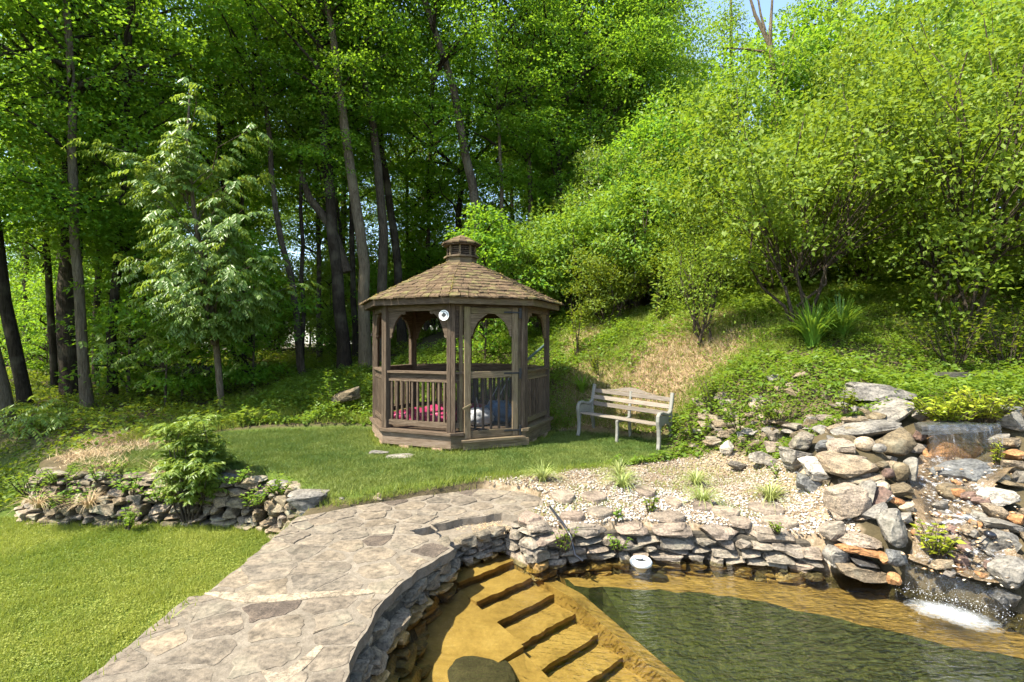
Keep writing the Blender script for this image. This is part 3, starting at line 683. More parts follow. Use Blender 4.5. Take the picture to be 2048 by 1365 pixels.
M['flagdark'] = stone_mat('purple_brown_flagstone', [(0, (.135, .11, .092)), (1, (.155, .13, .11))], scale=10, lichen=.02, bstr=.4)
M['whitemortar'] = stone_mat('fresh_pale_mortar', [(0, (.40, .345, .265)), (1, (.43, .37, .29))], lichen=0, scale=7)
def clip_half(poly, p, nn):
    out = []
    for i in range(len(poly)):
        a, b = poly[i], poly[(i+1) % len(poly)]; da, db = (a-p).dot(nn), (b-p).dot(nn)
        if da <= 0: out.append(a)
        if (da <= 0) != (db <= 0): out.append(a.lerp(b, da/(da-db)))
    return out
def area_c(poly):
    A = 0; cx = cy = 0
    for i in range(len(poly)):
        a, b = poly[i], poly[(i+1) % len(poly)]; k = a.x*b.y-b.x*a.y; A += k; cx += (a.x+b.x)*k; cy += (a.y+b.y)*k
    A *= .5
    return abs(A), (Vector((cx/(6*A), cy/(6*A))) if abs(A) > 1e-6 else poly[0])
def flagstone(poly, z, th, mat, parent, name='flagstone', shrink=.9, seed=0, chaikin=2, label=None):
    rnd = random.Random(seed); A, c = area_c(poly)
    pts = [c+(p-c)*shrink for p in poly]
    if name == 'flagstone':
        q = []
        for i in range(len(pts)):
            a, b = pts[i], pts[(i+1) % len(pts)]; k = max(1, int((b-a).length/.07))
            q += [a.lerp(b, j/k)+Vector((rnd.uniform(-1, 1), rnd.uniform(-1, 1)))*.010 for j in range(k)]
        pts = q
    for _ in range(chaikin):
        q = []
        for i in range(len(pts)):
            a, b = pts[i], pts[(i+1) % len(pts)]; q += [a.lerp(b, .22), a.lerp(b, .78)]
        pts = q
        if _ == 0: pts = [p+Vector((rnd.uniform(-1, 1), rnd.uniform(-1, 1)))*math.sqrt(A)*.035 for p in pts]
    n_ = len(pts); V = []
    for (s, zz) in ((1.0, z-.02), (1.0, z+th*.5), (.955, z+th)): V += [(c.x+(p.x-c.x)*s-c.x, c.y+(p.y-c.y)*s-c.y, zz-z) for p in pts]
    Fc = [(r*n_+i, r*n_+(i+1) % n_, (r+1)*n_+(i+1) % n_, (r+1)*n_+i) for r in range(2) for i in range(n_)]+[tuple(range(2*n_, 3*n_))]
    if area_signed(pts) < 0: Fc = [tuple(reversed(f)) for f in Fc]
    return link(name, pymesh(name, V, Fc), mat, parent, Matrix.Translation((c.x, c.y, z)) @ Euler((rnd.uniform(-.003, .003), rnd.uniform(-.003, .003), 0)).to_matrix().to_4x4(), label=label)
def area_signed(p): return sum(p[i].x*p[(i+1) % len(p)].y-p[(i+1) % len(p)].x*p[i].y for i in range(len(p)))
rnd = random.Random(4); wk = [Vector(p) for p in WALK]; seeds = []
SPECIAL = [(755, 1080, .24, .15), (928, 1084, .17, .09), (1118, 1300, .0, .0)]
spots = [atz(755, 1082, WALK_Z), atz(925, 1080, WALK_Z)]
tries = 0
while len(seeds) < 118 and tries < 9000:
    tries += 1; x, y = rnd.uniform(-2.4, .4), rnd.uniform(1.6, 6.7)
    if not inpoly(np.array([x]), np.array([y]), WALK)[0]: continue
    rmin = .25 if y < 5 else .2
    if all((x-a)**2*.55+(y-b)**2*1.5 > rmin**2 for a, b in seeds) and all(math.hypot(x-s.x, y-s.y) > .24 for s in spots): seeds.append((x, y))
for s in spots: seeds.append((s.x, s.y))
for i, (x, y) in enumerate(seeds):
    P = list(wk)
    for j, (a, b) in enumerate(seeds):
        if i == j or math.hypot(a-x, b-y) > 1.6: continue
        mid = Vector(((a+x)/2, (b+y)/2)); P = clip_half(P, mid, Vector((a-x, b-y)))
        if len(P) < 3: break
    if len(P) < 3: continue
    A, c = area_c(P)
    if A < .012: continue
    dark = i >= len(seeds)-2
    flagstone(P, WALK_Z+.002, rnd.choice((.0005, .001, .0015, .003)) if c.y < 5 else rnd.choice((.003, .006, .010)), M['flagdark'] if dark or rnd.random() < .02 else M['flag'], ww, shrink=rnd.uniform(.74, .96), seed=i, chaikin=1, label='smooth purple-brown flagstone' if dark else None)
# pale mortar patch across the walk
patch = [atz(*q, WALK_Z) for q in ((408, 1186), (470, 1190), (520, 1197), (600, 1190), (690, 1185), (745, 1180), (752, 1188), (640, 1198), (560, 1207), (500, 1208), (462, 1203), (410, 1192))]
flagstone([Vector((p.x, p.y)) for p in patch], WALK_Z+.004, .010, M['whitemortar'], ww, 'pale_mortar_patch', 1.0, 77, 1, 'bright pale mortar patch across the walk')
patch = [atz(*q, WALK_Z) for q in ((520, 1340), (560, 1352), (600, 1322), (640, 1290), (650, 1296), (612, 1335), (575, 1364), (545, 1375), (530, 1360))]
flagstone([Vector((p.x, p.y)) for p in patch], WALK_Z+.002, .005, M['whitemortar'], ww, 'pale_mortar_patch', 1.0, 78, 1)
# thick broken edge slabs that overhang the curved pool wall
res = resample(LEFTW); L = res[1][-1]; q = .5; k = 0
while q < L-.3:
    ln = rnd.uniform(.28, .5); p, tg = path_at(res, q+ln/2); nr = Vector((tg.y, -tg.x, 0)); c = p-nr*.085
    link('edge_slab', rockv(30+k % 5, .85, 'big', 'shadestone'), None, ww, trs((c.x, c.y, WALK_Z-.036), (rnd.uniform(-.04, .04), rnd.uniform(-.03, .03), math.atan2(tg.y, tg.x)), (ln*1.06, .22, .075)))
    q += ln; k += 1
# sunken ledge above the step wall
lg = empty('sunken_ledge', (-.4, 5.3, -.4), 'sunken stone ledge with dry litter above the pool steps', 'stone ledge')
extrude_poly('ledge_slab', dens(LEDGE, .1, .012, 6), -.235, -.205, M['walk'], lg)
for i, q in enumerate(((-.45, 5.12), (-.3, 5.25), (-.17, 5.36))):
    link('edge_stone', rockv(i, .8, 'big', 'shadestone'), None, lg, trs((q[0]-.02, q[1]+.02, -.20), (0, 0, .72), (.2, .2, .11)))
# corner blocks where the old wall meets the walk
for (px, py, w, h, d, lab) in ((608, 1010, 84, 46, 5.95, 'big pale block at the corner of walk and old wall'), (612, 993, 80, 18, 6.05, 'thin flat stone on top of the big corner block'), (680, 1003, 52, 26, 6.12, 'small dark stone at the turf edge of the walk'), (750, 996, 44, 22, 6.2, 'pinkish stone at the turf edge of the walk')):
    p = at(px, py, d); me = rock_mesh(int(px*3+py), .75, 7, 3, .05); me.materials.append(M['pink' if 'pinkish' in lab else 'slab'])
    link('boulder', me, None, None, trs((p.x, p.y+.08, p.z), (0, .05, .12), (w/F_PX*d, .34, h/F_PX*d)), lab, 'boulder')

# ------------------------------------------------------------------ old dry-stone wall by the lawn
ow = empty('old_stone_wall', (-4.5, 6.9, LAWN_Z), 'old tumbled dry-stone wall overgrown with weeds beside the low lawn', 'stone wall')
OWP = [(-7.1, 7.3), (-6.7, 6.98), (-5.6, 6.88), (-4.2, 6.83), (-3.4, 6.75), (-2.92, 6.38), (-2.5, 5.85)]
courses(ow, OWP, LAWN_Z-.03, -.13, (.07, .13), (.12, .30), .30, lambda z, r: r.choice(('mossstone', 'mossstone', 'stone', 'layered')), 21, side=-1, batter=.30, jitter=.05, rollj=.12,
        cap=(.08, (.2, .42), .3, -.16, lambda r: r.choice(('mossstone', 'slab'))))
core(ow, OWP, LAWN_Z-.2, -.18, .31, .2, -1, darkmortar, 'earth_core')

# ------------------------------------------------------------------ rockery infill stones (small ones under the boulders)
rk = empty('rockery_bank', (3.7, 6.6, 0), 'bank of small dry-laid stones between gravel and upper waterfall', 'rockery')
rnd = random.Random(31)
courses(rk, [(2.95, 8.5), (3.2, 8.1), (3.45, 7.5), (3.6, 6.8), (3.68, 6.35)], -.04, .66, (.08, .17), (.14, .36), .34, lambda z, r: r.choice(('stone', 'slab', 'layered', 'brownrock', 'stone')), 33, side=-1, batter=.55, jitter=.05, rollj=.12)
for i in range(75):
    x, y = rnd.uniform(3.45, 4.6), rnd.uniform(5.0, 8.3)
    if math.hypot(x-4.4, y-5.0) < .4: continue
    z = gz(x, y)
    if z < -.2: continue
    s = rnd.uniform(.10, .26); hh = s*rnd.uniform(.35, .7)
    link('stone', rockv(rnd.randrange(8), .7, 'wall', rnd.choice(('stone', 'slab', 'layered', 'stone', 'brownrock'))), None, rk, trs((x, y, z+hh*.2), (rnd.uniform(-.3, .3), rnd.uniform(-.3, .3), rnd.uniform(-.5, .5)), (s, s*.8, hh)))
for i in range(26):   # low ledges right of the bench
    x, y = rnd.uniform(2.9, 3.7), rnd.uniform(8.0, 9.0); z = gz(x, y); s = rnd.uniform(.16, .34)
    link('stone', rockv(rnd.randrange(8), .8, 'wall', rnd.choice(('stone', 'slab', 'layered'))), None, rk, trs((x, y, z+.02), (rnd.uniform(-.1, .1), rnd.uniform(-.1, .1), rnd.uniform(-.3, .3)), (s, s*.8, s*.4)))
for i in range(46):   # right bank of the stream
    x, y = rnd.uniform(4.75, 6.2), rnd.uniform(4.0, 6.2)
    if segdist(np.array([x]), np.array([y]), [(p[0], p[1]) for p in STREAM])[0] < .45: continue
    z = gz(x, y); s = rnd.uniform(.12, .3)
    link('stone', rockv(rnd.randrange(8), .6, 'wall', rnd.choice(('stone', 'slab', 'layered', 'maroon'))), None, rk, trs((x, y, z+.03), (rnd.uniform(-.3, .3), rnd.uniform(-.3, .3), rnd.uniform(-.5, .5)), (s, s*.8, s*.55)))
for i in range(60):   # cobbles standing in the stream
    q = rnd.random()*(len(STREAM)-1); j = min(int(q), len(STREAM)-2); a = Vector(STREAM[j]).lerp(Vector(STREAM[j+1]), q-j); s = rnd.uniform(.06, .17)
    link('stone', rockv(rnd.randrange(8), .6, 'wall', rnd.choice(('stone', 'slab', 'layered', 'maroon', 'orange', 'bluegrey'))), None, rk, trs((a.x+rnd.gauss(0, .17), a.y+rnd.gauss(0, .17), a.z+.03), (rnd.uniform(-.3, .3), rnd.uniform(-.3, .3), rnd.uniform(-1, 1)), (s, s*.8, s*.55)))
# stepping flags in the gravel
gf = [(1125, 998, 60, 22), (1075, 992, 40, 20), (1290, 990, 50, 20), (1345, 1005, 45, 18), (1192, 1000, 62, 20), (1405, 1012, 56, 16), (1450, 1022, 70, 18), (1530, 1016, 100, 22), (1340, 1030, 90, 18), (1560, 1040, 90, 20), (1200, 1024, 66, 18), (1480, 1040, 60, 16), (1620, 1062, 60, 22), (1145, 1030, 70, 16)]
for i, (px, py, w, h) in enumerate(gf):
    p = atz(px, py, -.07); rx = w/2.3/F_PX*p.y; ry = h/2.6/(py-CY)*p.y; rr = random.Random(i)
    poly = [Vector((p.x+rx*math.cos(a)*rr.uniform(.75, 1.1), p.y+ry*1.5*math.sin(a)*rr.uniform(.75, 1.1))) for a in [k*2*PI/7 for k in range(7)]]
    z = gz(p.x, p.y)
    o = flagstone(poly, z+.02, .03, M['cap'] if i % 3 else M['pink'], None, 'flat_stone', 1.0, i, 2)
    ORD = ('first', 'second', 'third', 'fourth', 'fifth', 'sixth', 'seventh', 'eighth', 'ninth', 'tenth', 'eleventh', 'twelfth', 'thirteenth', 'fourteenth'); o['label'] = ORD[sorted(q[0] for q in gf).index(px)]+' from the left of the flat stones sunk in the white gravel'; o['category'] = 'flat stone'; o['group'] = 'flat stones sunk in the white gravel'

# ------------------------------------------------------------------ pool: basin, steps, water
m, n, l = newmat('amber_pool_plaster'); geo = n.new('ShaderNodeNewGeometry'); n1 = noise_n(n, l, geo.outputs['Position'], 3.2, 8, .72, .8); n2 = noise_n(n, l, geo.outputs['Position'], 26, 5, .75)
c1 = ramp(n, [(.3, (.165, .10, .034)), (.44, (.285, .175, .058)), (.6, (.355, .225, .08)), (.75, (.42, .28, .115))]); l.new(n1.outputs[0], c1.inputs[0])
c2 = ramp(n, [(.3, (.78, .78, .78)), (.7, (1.12, 1.12, 1.12))]); l.new(n2.outputs[0], c2.inputs[0]); c = mixc(n, l, c1.outputs[0], c2.outputs[0], .8, 'MULTIPLY'); finish(n, l, c, .8, n2.outputs[0], .3, .01, .2); M['amber'] = m
m, n, l = newmat('algae_deep_water_dark'); geo = n.new('ShaderNodeNewGeometry'); mpa = n.new('ShaderNodeMapping'); mpa.inputs['Rotation'].default_value = (0, .9, .5); mpa.inputs['Scale'].default_value = (14, 2.6, 14); l.new(geo.outputs['Position'], mpa.inputs[0]); n1 = noise_n(n, l, mpa.outputs[0], 2.4, 8, .75, 1.4)
c1 = ramp(n, [(.36, (.024, .030, .012)), (.52, (.045, .053, .02)), (.66, (.10, .105, .04))]); l.new(n1.outputs[0], c1.inputs[0]); finish(n, l, c1.outputs[0], .9); M['algae'] = m  # algae green with the darkness of deep water put into the colour
m, n, l = newmat('riser_painted_shade'); geo = n.new('ShaderNodeNewGeometry'); n1 = noise_n(n, l, geo.outputs['Position'], 14, 5, .7, .6)  # shade on the step risers put into this darker colour
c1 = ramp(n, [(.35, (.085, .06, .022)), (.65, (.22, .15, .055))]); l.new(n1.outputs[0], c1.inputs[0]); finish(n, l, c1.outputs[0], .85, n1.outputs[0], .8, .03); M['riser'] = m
pb = extrude_poly('pool_floor', [(p[0]*1.0, p[1]) for p in POOL], -1.75, -1.6, M['algae'], kind='structure')
# shelf along the far and right walls
SH_OUT = [(.32, 5.45), (.66, 5.42), (1.2, 5.42), (1.95, 5.37), (2.5, 5.25), (3.0, 5.1), (3.5, 4.9), (3.8, 4.6), (4.4, 4.4), (4.8, 4.0)]
SH_IN = [(4.5, 3.72), (4.0, 3.82), (3.45, 4.02), (2.95, 4.32), (2.3, 4.72), (1.7, 4.90), (1.15, 4.95), (.62, 5.03)]
sh = extrude_poly('pool_shelf', dens(SH_OUT+SH_IN, .12, .03, 9), -1.65, -.60, M['amber'], kind='structure'); sh.data.materials.append(M['algae'])
for f in sh.data.polygons:
    if abs(f.normal.z) < .5 and f.center.x > .5 and f.center.y < 5.2: f.material_index = 1
for v in sh.data.vertices:
    if v.co.z < -1.5 and v.co.x > .9 and segdist(np.array([v.co.x]), np.array([v.co.y]), SH_IN)[0] < .06: v.co.x += (2.2-v.co.x)*.55; v.co.y += (2.4-v.co.y)*.55
sd_ = Vector((.682, -.731, 0)); ed = Vector((.735, .678, 0)).normalized()
ps = empty('pool_steps', (-.3, 5.1, -1.2), 'broad amber stone steps descending under water into the pool', 'steps')
e0l = Vector((-.47, 4.85, 0)); wdt = .71
for k in range(8):
    z = -.475-.085*k
    back = .50 if k == 0 else .30
    a = e0l+sd_*(.262*k); b = a+ed*wdt
    P = [a-sd_*back, a, b, b-sd_*back]
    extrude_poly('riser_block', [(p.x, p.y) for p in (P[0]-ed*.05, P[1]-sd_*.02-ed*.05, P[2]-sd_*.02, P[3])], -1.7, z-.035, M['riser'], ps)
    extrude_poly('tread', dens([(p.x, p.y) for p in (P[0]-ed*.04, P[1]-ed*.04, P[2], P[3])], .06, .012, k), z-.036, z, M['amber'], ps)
# side kerbs of the steps
a = e0l+ed*wdt+sd_*.12; b = a+sd_*2.4
V = []
for (p, z) in ((a, -.565), (a+sd_*.62, -.60), (b, -1.15)):
    for (o, zz) in ((ed*.0, z), (ed*.15, z-.015), (ed*.15, -1.7), (ed*.0, -1.7)): V.append((p.x+o.x, p.y+o.y, zz))
link('kerb', pymesh('kerb', V, [(q+i, q+(i+1) % 4, q+4+(i+1) % 4, q+4+i) for q in (0, 4) for i in range(4)]+[(3, 2, 1, 0), (8, 9, 10, 11)]), M['amber'], ps)
# sloping apron between the steps and the curved wall: two uneven slabs
for (s0, s1, z0_, z1_, seed_) in ((.02, .86, -.555, -.70, 1), (.865, 2.6, -.745, -1.28, 2)):
    V = []; nu, nv = 14, 14
    for j in range(nv+1):
        for i in range(nu+1):
            u, v = i/nu, j/nv; p = e0l-ed*(.03+1.25*u)+sd_*(s0+(s1-s0)*v); V.append((p.x, p.y, z0_+(z1_-z0_)*v-.09*u+.018*mnoise.noise(Vector((p.x*4, p.y*4, seed_)))))
    Fc = [(j*(nu+1)+i, (j+1)*(nu+1)+i, (j+1)*(nu+1)+i+1, j*(nu+1)+i+1) for j in range(nv) for i in range(nu)]
    k0 = len(V); e_ = [0, nu, nv*(nu+1), nv*(nu+1)+nu]; V += [(V[q][0], V[q][1], -1.7) for q in e_]
    Fc += [tuple([k0]+[k0+2]+[j*(nu+1) for j in range(nv, -1, -1)]), tuple([k0+2, k0+3]+[nv*(nu+1)+i for i in range(nu, -1, -1)])]
    link('apron_slab', pymesh('apron_slab', V, Fc), M['amber'], ps)
p = atz(968, 1350, -.80); me = rock_mesh(909, .3, 1, 4, .05, .0); me.polygons.foreach_set('use_smooth', [True]*len(me.polygons)); me.materials.append(stone_mat('sunken_dark_slab', [(0, (.075, .068, .05)), (1, (.085, .078, .058))], lichen=0, con=.6))
link('sunken_rock', me, None, None, trs((p.x-.02, p.y-.06, -.745), (0, .08, .2), (.52, .62, .085)), 'dark flat rock lying under water beside the steps', 'rock')
p = atz(1316, 1153, -.56); me = rock_mesh(919, .3, 4, 3, .03); me.materials.append(M['dark'])
link('sunken_rock', me, None, None, trs((p.x, p.y, -.58), (0, .05, .2), (.2, .14, .12)), 'small dark rock under water below the white floating light', 'rock')

m, n, l = newmat('pool_water_surface'); geo = n.new('ShaderNodeNewGeometry')
dv = n.new('ShaderNodeVectorMath'); dv.operation = 'SUBTRACT'; l.new(geo.outputs['Position'], dv.inputs[0]); dv.inputs[1].default_value = (3.75, 4.15, 0)
ln_ = n.new('ShaderNodeVectorMath'); ln_.operation = 'LENGTH'; l.new(dv.outputs[0], ln_.inputs[0])
mp = n.new('ShaderNodeMapping'); mp.inputs['Rotation'].default_value = (0, 0, .9); mp.inputs['Scale'].default_value = (1.0, 3.0, 1); l.new(geo.outputs['Position'], mp.inputs[0])
w1 = noise_n(n, l, mp.outputs[0], 9, 3, .55, .9); w2 = noise_n(n, l, mp.outputs[0], 3.0, 2, .5, .5)
hh = mathn(n, l, 'ADD', w1.outputs[0], w2.outputs[0])
amp = n.new('ShaderNodeMapRange'); amp.inputs[1].default_value = .5; amp.inputs[2].default_value = 4.4; amp.inputs[3].default_value = .6; amp.inputs[4].default_value = .06; l.new(ln_.outputs['Value'], amp.inputs[0])
bp = n.new('ShaderNodeBump'); bp.inputs['Distance'].default_value = .06; l.new(amp.outputs[0], bp.inputs['Strength']); l.new(hh, bp.inputs['Height'])
fr = n.new('ShaderNodeFresnel'); fr.inputs['IOR'].default_value = 1.5; l.new(bp.outputs[0], fr.inputs['Normal'])
tr = n.new('ShaderNodeBsdfTransparent'); tr.inputs['Color'].default_value = (.84, .86, .68, 1)
gl = n.new('ShaderNodeBsdfGlossy'); gl.inputs['Roughness'].default_value = .04; l.new(bp.outputs[0], gl.inputs['Normal'])
mx = n.new('ShaderNodeMixShader'); l.new(fr.outputs[0], mx.inputs[0]); l.new(tr.outputs[0], mx.inputs[1]); l.new(gl.outputs[0], mx.inputs[2])
o_ = n.new('ShaderNodeOutputMaterial'); l.new(mx.outputs[0], o_.inputs['Surface']); M['water'] = m
cx = sum(p[0] for p in POOL)/len(POOL); cy = sum(p[1] for p in POOL)/len(POOL)
wp_ = [(cx+(p[0]-cx)*1.035, cy+(p[1]-cy)*1.035, WATER_Z) for p in POOL]
me = pymesh('pool_water', wp_, [tuple(range(len(wp_)))]); bm = bmesh.new(); bm.from_mesh(me); bmesh.ops.triangulate(bm, faces=bm.faces); bmesh.ops.recalc_face_normals(bm, faces=bm.faces)
for f in bm.faces:
    if f.normal.z < 0: f.normal_flip()
bm.to_mesh(me); bm.free()
link('pool_water', me, M['water'], kind='structure')

# ------------------------------------------------------------------ stream and waterfalls
def ribbon(pts, widths, nw, wob, seed, dz=0.0, concave=0.0):
    res = []; P = [Vector(p) for p in pts]
    for i in range(len(P)-1):
        for j in range(6): res.append((P[i].lerp(P[i+1], j/6), widths[i]+(widths[i+1]-widths[i])*j/6))
    res.append((P[-1], widths[-1])); V = []
    for i, (p, w) in enumerate(res):
        a = res[max(0, i-1)][0]; b = res[min(len(res)-1, i+1)][0]; t = (b-a); t.z = 0; t.normalize(); s = Vector((t.y, -t.x, 0))
        for k in range(nw+1):
            u = k/nw*2-1; q = p+s*(u*w)
            V.append((q.x, q.y, q.z+dz+concave*u*u+(mnoise.noise(Vector((q.x*4, q.y*4, seed))))*wob))
    Fc = [(i*(nw+1)+k, i*(nw+1)+k+1, (i+1)*(nw+1)+k+1, (i+1)*(nw+1)+k) for i in range(len(res)-1) for k in range(nw)]
    return pymesh('ribbon', V, Fc, True)
m, n, l = newmat('wet_rusty_bed'); geo = n.new('ShaderNodeNewGeometry'); n1 = noise_n(n, l, geo.outputs['Position'], 5, 6, .7); n2 = noise_n(n, l, geo.outputs['Position'], 24, 4, .7)
c1 = ramp(n, [(.3, (.05, .042, .03)), (.5, (.14, .098, .055)), (.7, (.25, .18, .105))]); l.new(n1.outputs[0], c1.inputs[0]); finish(n, l, c1.outputs[0], .2, n2.outputs[0], .8, .03, .6); M['bed'] = m
link('stream_bed', ribbon(STREAM, [.42, .36, .32, .34, .36, .36], 10, .05, 3, .0, .05), M['bed'], kind='structure')
def fallmat(name, dens_, white, sx, sz):
    m, n, l = newmat(name); geo = n.new('ShaderNodeNewGeometry')
    mp = n.new('ShaderNodeMapping'); mp.inputs['Scale'].default_value = (sx, sx, sz); l.new(geo.outputs['Position'], mp.inputs[0])
    w = noise_n(n, l, mp.outputs[0], 1, 5, .7, .3); r = ramp(n, [(dens_, (0, 0, 0)), (dens_+.16, (1, 1, 1))]); l.new(w.outputs[0], r.inputs[0])
    bp = n.new('ShaderNodeBump'); bp.inputs['Strength'].default_value = .9; bp.inputs['Distance'].default_value = .05; l.new(w.outputs[0], bp.inputs['Height'])
    tr = n.new('ShaderNodeBsdfTransparent'); tr.inputs['Color'].default_value = (.93, .94, .95, 1)
    gl = n.new('ShaderNodeBsdfGlossy'); gl.inputs['Roughness'].default_value = .12; l.new(bp.outputs[0], gl.inputs['Normal'])
    df = n.new('ShaderNodeBsdfDiffuse'); df.inputs['Color'].default_value = (.7, .72, .74, 1)
    fr = n.new('ShaderNodeFresnel'); fr.inputs['IOR'].default_value = 1.33; l.new(bp.outputs[0], fr.inputs['Normal'])
    frs = mathn(n, l, 'MULTIPLY', fr.outputs[0], mathn(n, l, 'MULTIPLY', w.outputs[0], 1.2)); m1 = n.new('ShaderNodeMixShader'); l.new(frs, m1.inputs[0]); l.new(tr.outputs[0], m1.inputs[1]); l.new(gl.outputs[0], m1.inputs[2])
    m2 = n.new('ShaderNodeMixShader'); f = mathn(n, l, 'MULTIPLY', r.outputs[0], white); l.new(f, m2.inputs[0]); l.new(m1.outputs[0], m2.inputs[1]); l.new(df.outputs[0], m2.inputs[2])
    o = n.new('ShaderNodeOutputMaterial'); l.new(m2.outputs[0], o.inputs['Surface']); return m
M['fall'] = fallmat('falling_water', .60, .4, 40, 3.0); M['streamw'] = fallmat('running_water', .53, .55, 14, 14)
m, n, l = newmat('water_foam'); geo = n.new('ShaderNodeNewGeometry'); a_ = n.new('ShaderNodeAttribute'); a_.attribute_name = 'thick'
w = noise_n(n, l, geo.outputs['Position'], 26, 6, .75, .6); v_ = mathn(n, l, 'MULTIPLY_ADD', w.outputs[0], 1.5); v_.node.inputs[2].default_value = -.75; v2 = mathn(n, l, 'ADD', v_, a_.outputs['Fac']); v3 = mathn(n, l, 'MULTIPLY', v2, .95, True)
tr = n.new('ShaderNodeBsdfTransparent'); df = n.new('ShaderNodeBsdfDiffuse'); df.inputs['Color'].default_value = (.45, .47, .47, 1); mx = n.new('ShaderNodeMixShader'); l.new(v3, mx.inputs[0]); l.new(tr.outputs[0], mx.inputs[1]); l.new(df.outputs[0], mx.inputs[2]); o_ = n.new('ShaderNodeOutputMaterial'); l.new(mx.outputs[0], o_.inputs['Surface']); M['foam'] = m
link('stream_water', ribbon(STREAM, [.36, .28, .24, .26, .28, .32], 12, .055, 3, .028, .03), M['streamw'], label='shallow sparkling stream running down over rusty stones', cat='stream')
def fall(name, a, b, drop, out, outdir, lab):
    a, b, outdir = Vector(a), Vector(b), Vector(outdir).normalized(); V = []; nu, nv = 40, 9
    for j in range(nv+1):
        v = j/nv
        for i in range(nu+1):
            u = i/nu; p = a.lerp(b, u); w = mnoise.noise(Vector((u*9, v*1.5, 7.1)))
            V.append(p+outdir*(out*math.sqrt(v)+.02*w)+Vector((0, 0, .012-drop*v**1.5+.006*w)))
    Fc = [(j*(nu+1)+i, j*(nu+1)+i+1, (j+1)*(nu+1)+i+1, (j+1)*(nu+1)+i) for j in range(nv) for i in range(nu)]
    return link(name, pymesh(name, V, Fc, True), M['fall'], label=lab, cat='waterfall')
fall('waterfall', at(1852, 848, 5.86), at(2000, 848, 5.86), .50, .07, (-.25, -1, 0), 'upper waterfall dropping in a thin sheet over a dark lip')
fall('waterfall', (3.62, 4.70, -.24), (4.12, 4.24, -.28), .20, .10, (-.7, -.7, 0), 'lower waterfall spilling into the pool')
# foam patches and drops
def foam_patch(name, c, rx, ry, z, rz, lab):
    V = [(0, 0, .012)]; n_ = 36; K = [1.0]; rings = (.2, .4, .6, .8, 1.0)
    for r in rings:
        for k in range(n_):
            a = 2*PI*k/n_; q = 1+.3*mnoise.noise(Vector((math.cos(a)*1.7, math.sin(a)*1.7, c[0]))); x_, y_ = rx*r*q*math.cos(a), ry*r*q*math.sin(a)
            V.append((x_, y_, .012*(1-r)+.012*(1-r)*mnoise.noise(Vector((x_*14, y_*14, 2))))); K.append(1-r)
    Fc = [(0, 1+k, 1+(k+1) % n_) for k in range(n_)]+[(1+j*n_+k, 1+(j+1)*n_+k, 1+(j+1)*n_+(k+1) % n_, 1+j*n_+(k+1) % n_) for j in range(4) for k in range(n_)]
    me = pymesh(name, V, Fc, True); at_ = me.attributes.new('thick', 'FLOAT', 'POINT'); at_.data.foreach_set('value', K)
    link(name, me, M['foam'], None, Matrix.Translation((c[0], c[1], z)) @ Matrix.Rotation(rz, 4, 'Z'), lab, 'foam', kind='stuff')
foam_patch('foam', (3.60, 4.22), .34, .22, WATER_Z+.006, -.8, 'white churning foam below the lower waterfall')
foam_patch('foam', (4.95, 5.68), .38, .09, .375, -.1, 'white foam line below the upper waterfall')
foam_patch('foam', (4.40, 5.02), .16, .05, .075, -.6, 'small white riffle halfway down the stream')
m, n, l = newmat('water_drops'); finish(n, l, (.85, .87, .88), .08, spec=.8); M['drops'] = m
oct_v = np.array([(1, 0, 0), (-1, 0, 0), (0, 1, 0), (0, -1, 0), (0, 0, 1), (0, 0, -1)], float)
oct_f = np.array([(0, 2, 4), (2, 1, 4), (1, 3, 4), (3, 0, 4), (2, 0, 5), (1, 2, 5), (3, 1, 5), (0, 3, 5)])
def blobs(C, S, rot=True, rng=RNG):
    n_ = len(C); V = oct_v[None]*S[:, None, :]
    if rot:
        a = rng.random(n_)*2*PI; b = rng.normal(0, .5, n_); ca, sa, cb, sb = np.cos(a), np.sin(a), np.cos(b), np.sin(b)
        x, y, z = V[..., 0], V[..., 1], V[..., 2]; y2 = y*cb[:, None]-z*sb[:, None]; z2 = y*sb[:, None]+z*cb[:, None]
        V = np.stack([x*ca[:, None]-y2*sa[:, None], x*sa[:, None]+y2*ca[:, None], z2], -1)
    V = V+rng.normal(0, .12, V.shape)*S[:, None, :]+C[:, None, :]
    Fc = oct_f[None]+(np.arange(n_)*6)[:, None, None]
    return V.reshape(-1, 3), Fc.reshape(-1, 3), np.repeat(rng.random(n_), 8)
n_ = 450; u = RNG.random(n_); lipa, lipb = np.array((3.55, 4.58)), np.array((4.02, 4.14))
C = np.zeros((n_, 3)); C[:, :2] = lipa+(lipb-lipa)*u[:, None]+RNG.normal(0, .07, (n_, 2)); C[:, 2] = WATER_Z+np.abs(RNG.normal(0, .05, n_))
S = (np.exp(RNG.normal(-6.4, .4, n_)))[:, None]*np.array((1, 1, 1.3)); V, Fc, R = blobs(C, S)
link('spray', npmesh('spray', V, Fc, R), M['drops'], label='spray of water drops around the lower waterfall', cat='spray', kind='stuff')
# stream pebbles
n_ = 420; t = RNG.random(n_)*(len(STREAM)-1); i0 = np.minimum(t.astype(int), len(STREAM)-2); f = (t-i0)[:, None]; SA = np.array(STREAM)
C = SA[i0]*(1-f)+SA[i0+1]*f; C[:, 0] += RNG.normal(0, .2, n_); C[:, 1] += RNG.normal(0, .2, n_)-.0; C[:, 2] += .012+RNG.random(n_)*.02
S = np.exp(RNG.normal(-4.2, .3, n_))[:, None]*np.array((1.3, 1, .45)); V, Fc, R = blobs(C, S)
link('stream_pebbles', npmesh('stream_pebbles', V, Fc, R, True), M['bedpebble'], label='rusty pebbles scattered along the stream bed', cat='pebbles', kind='stuff')
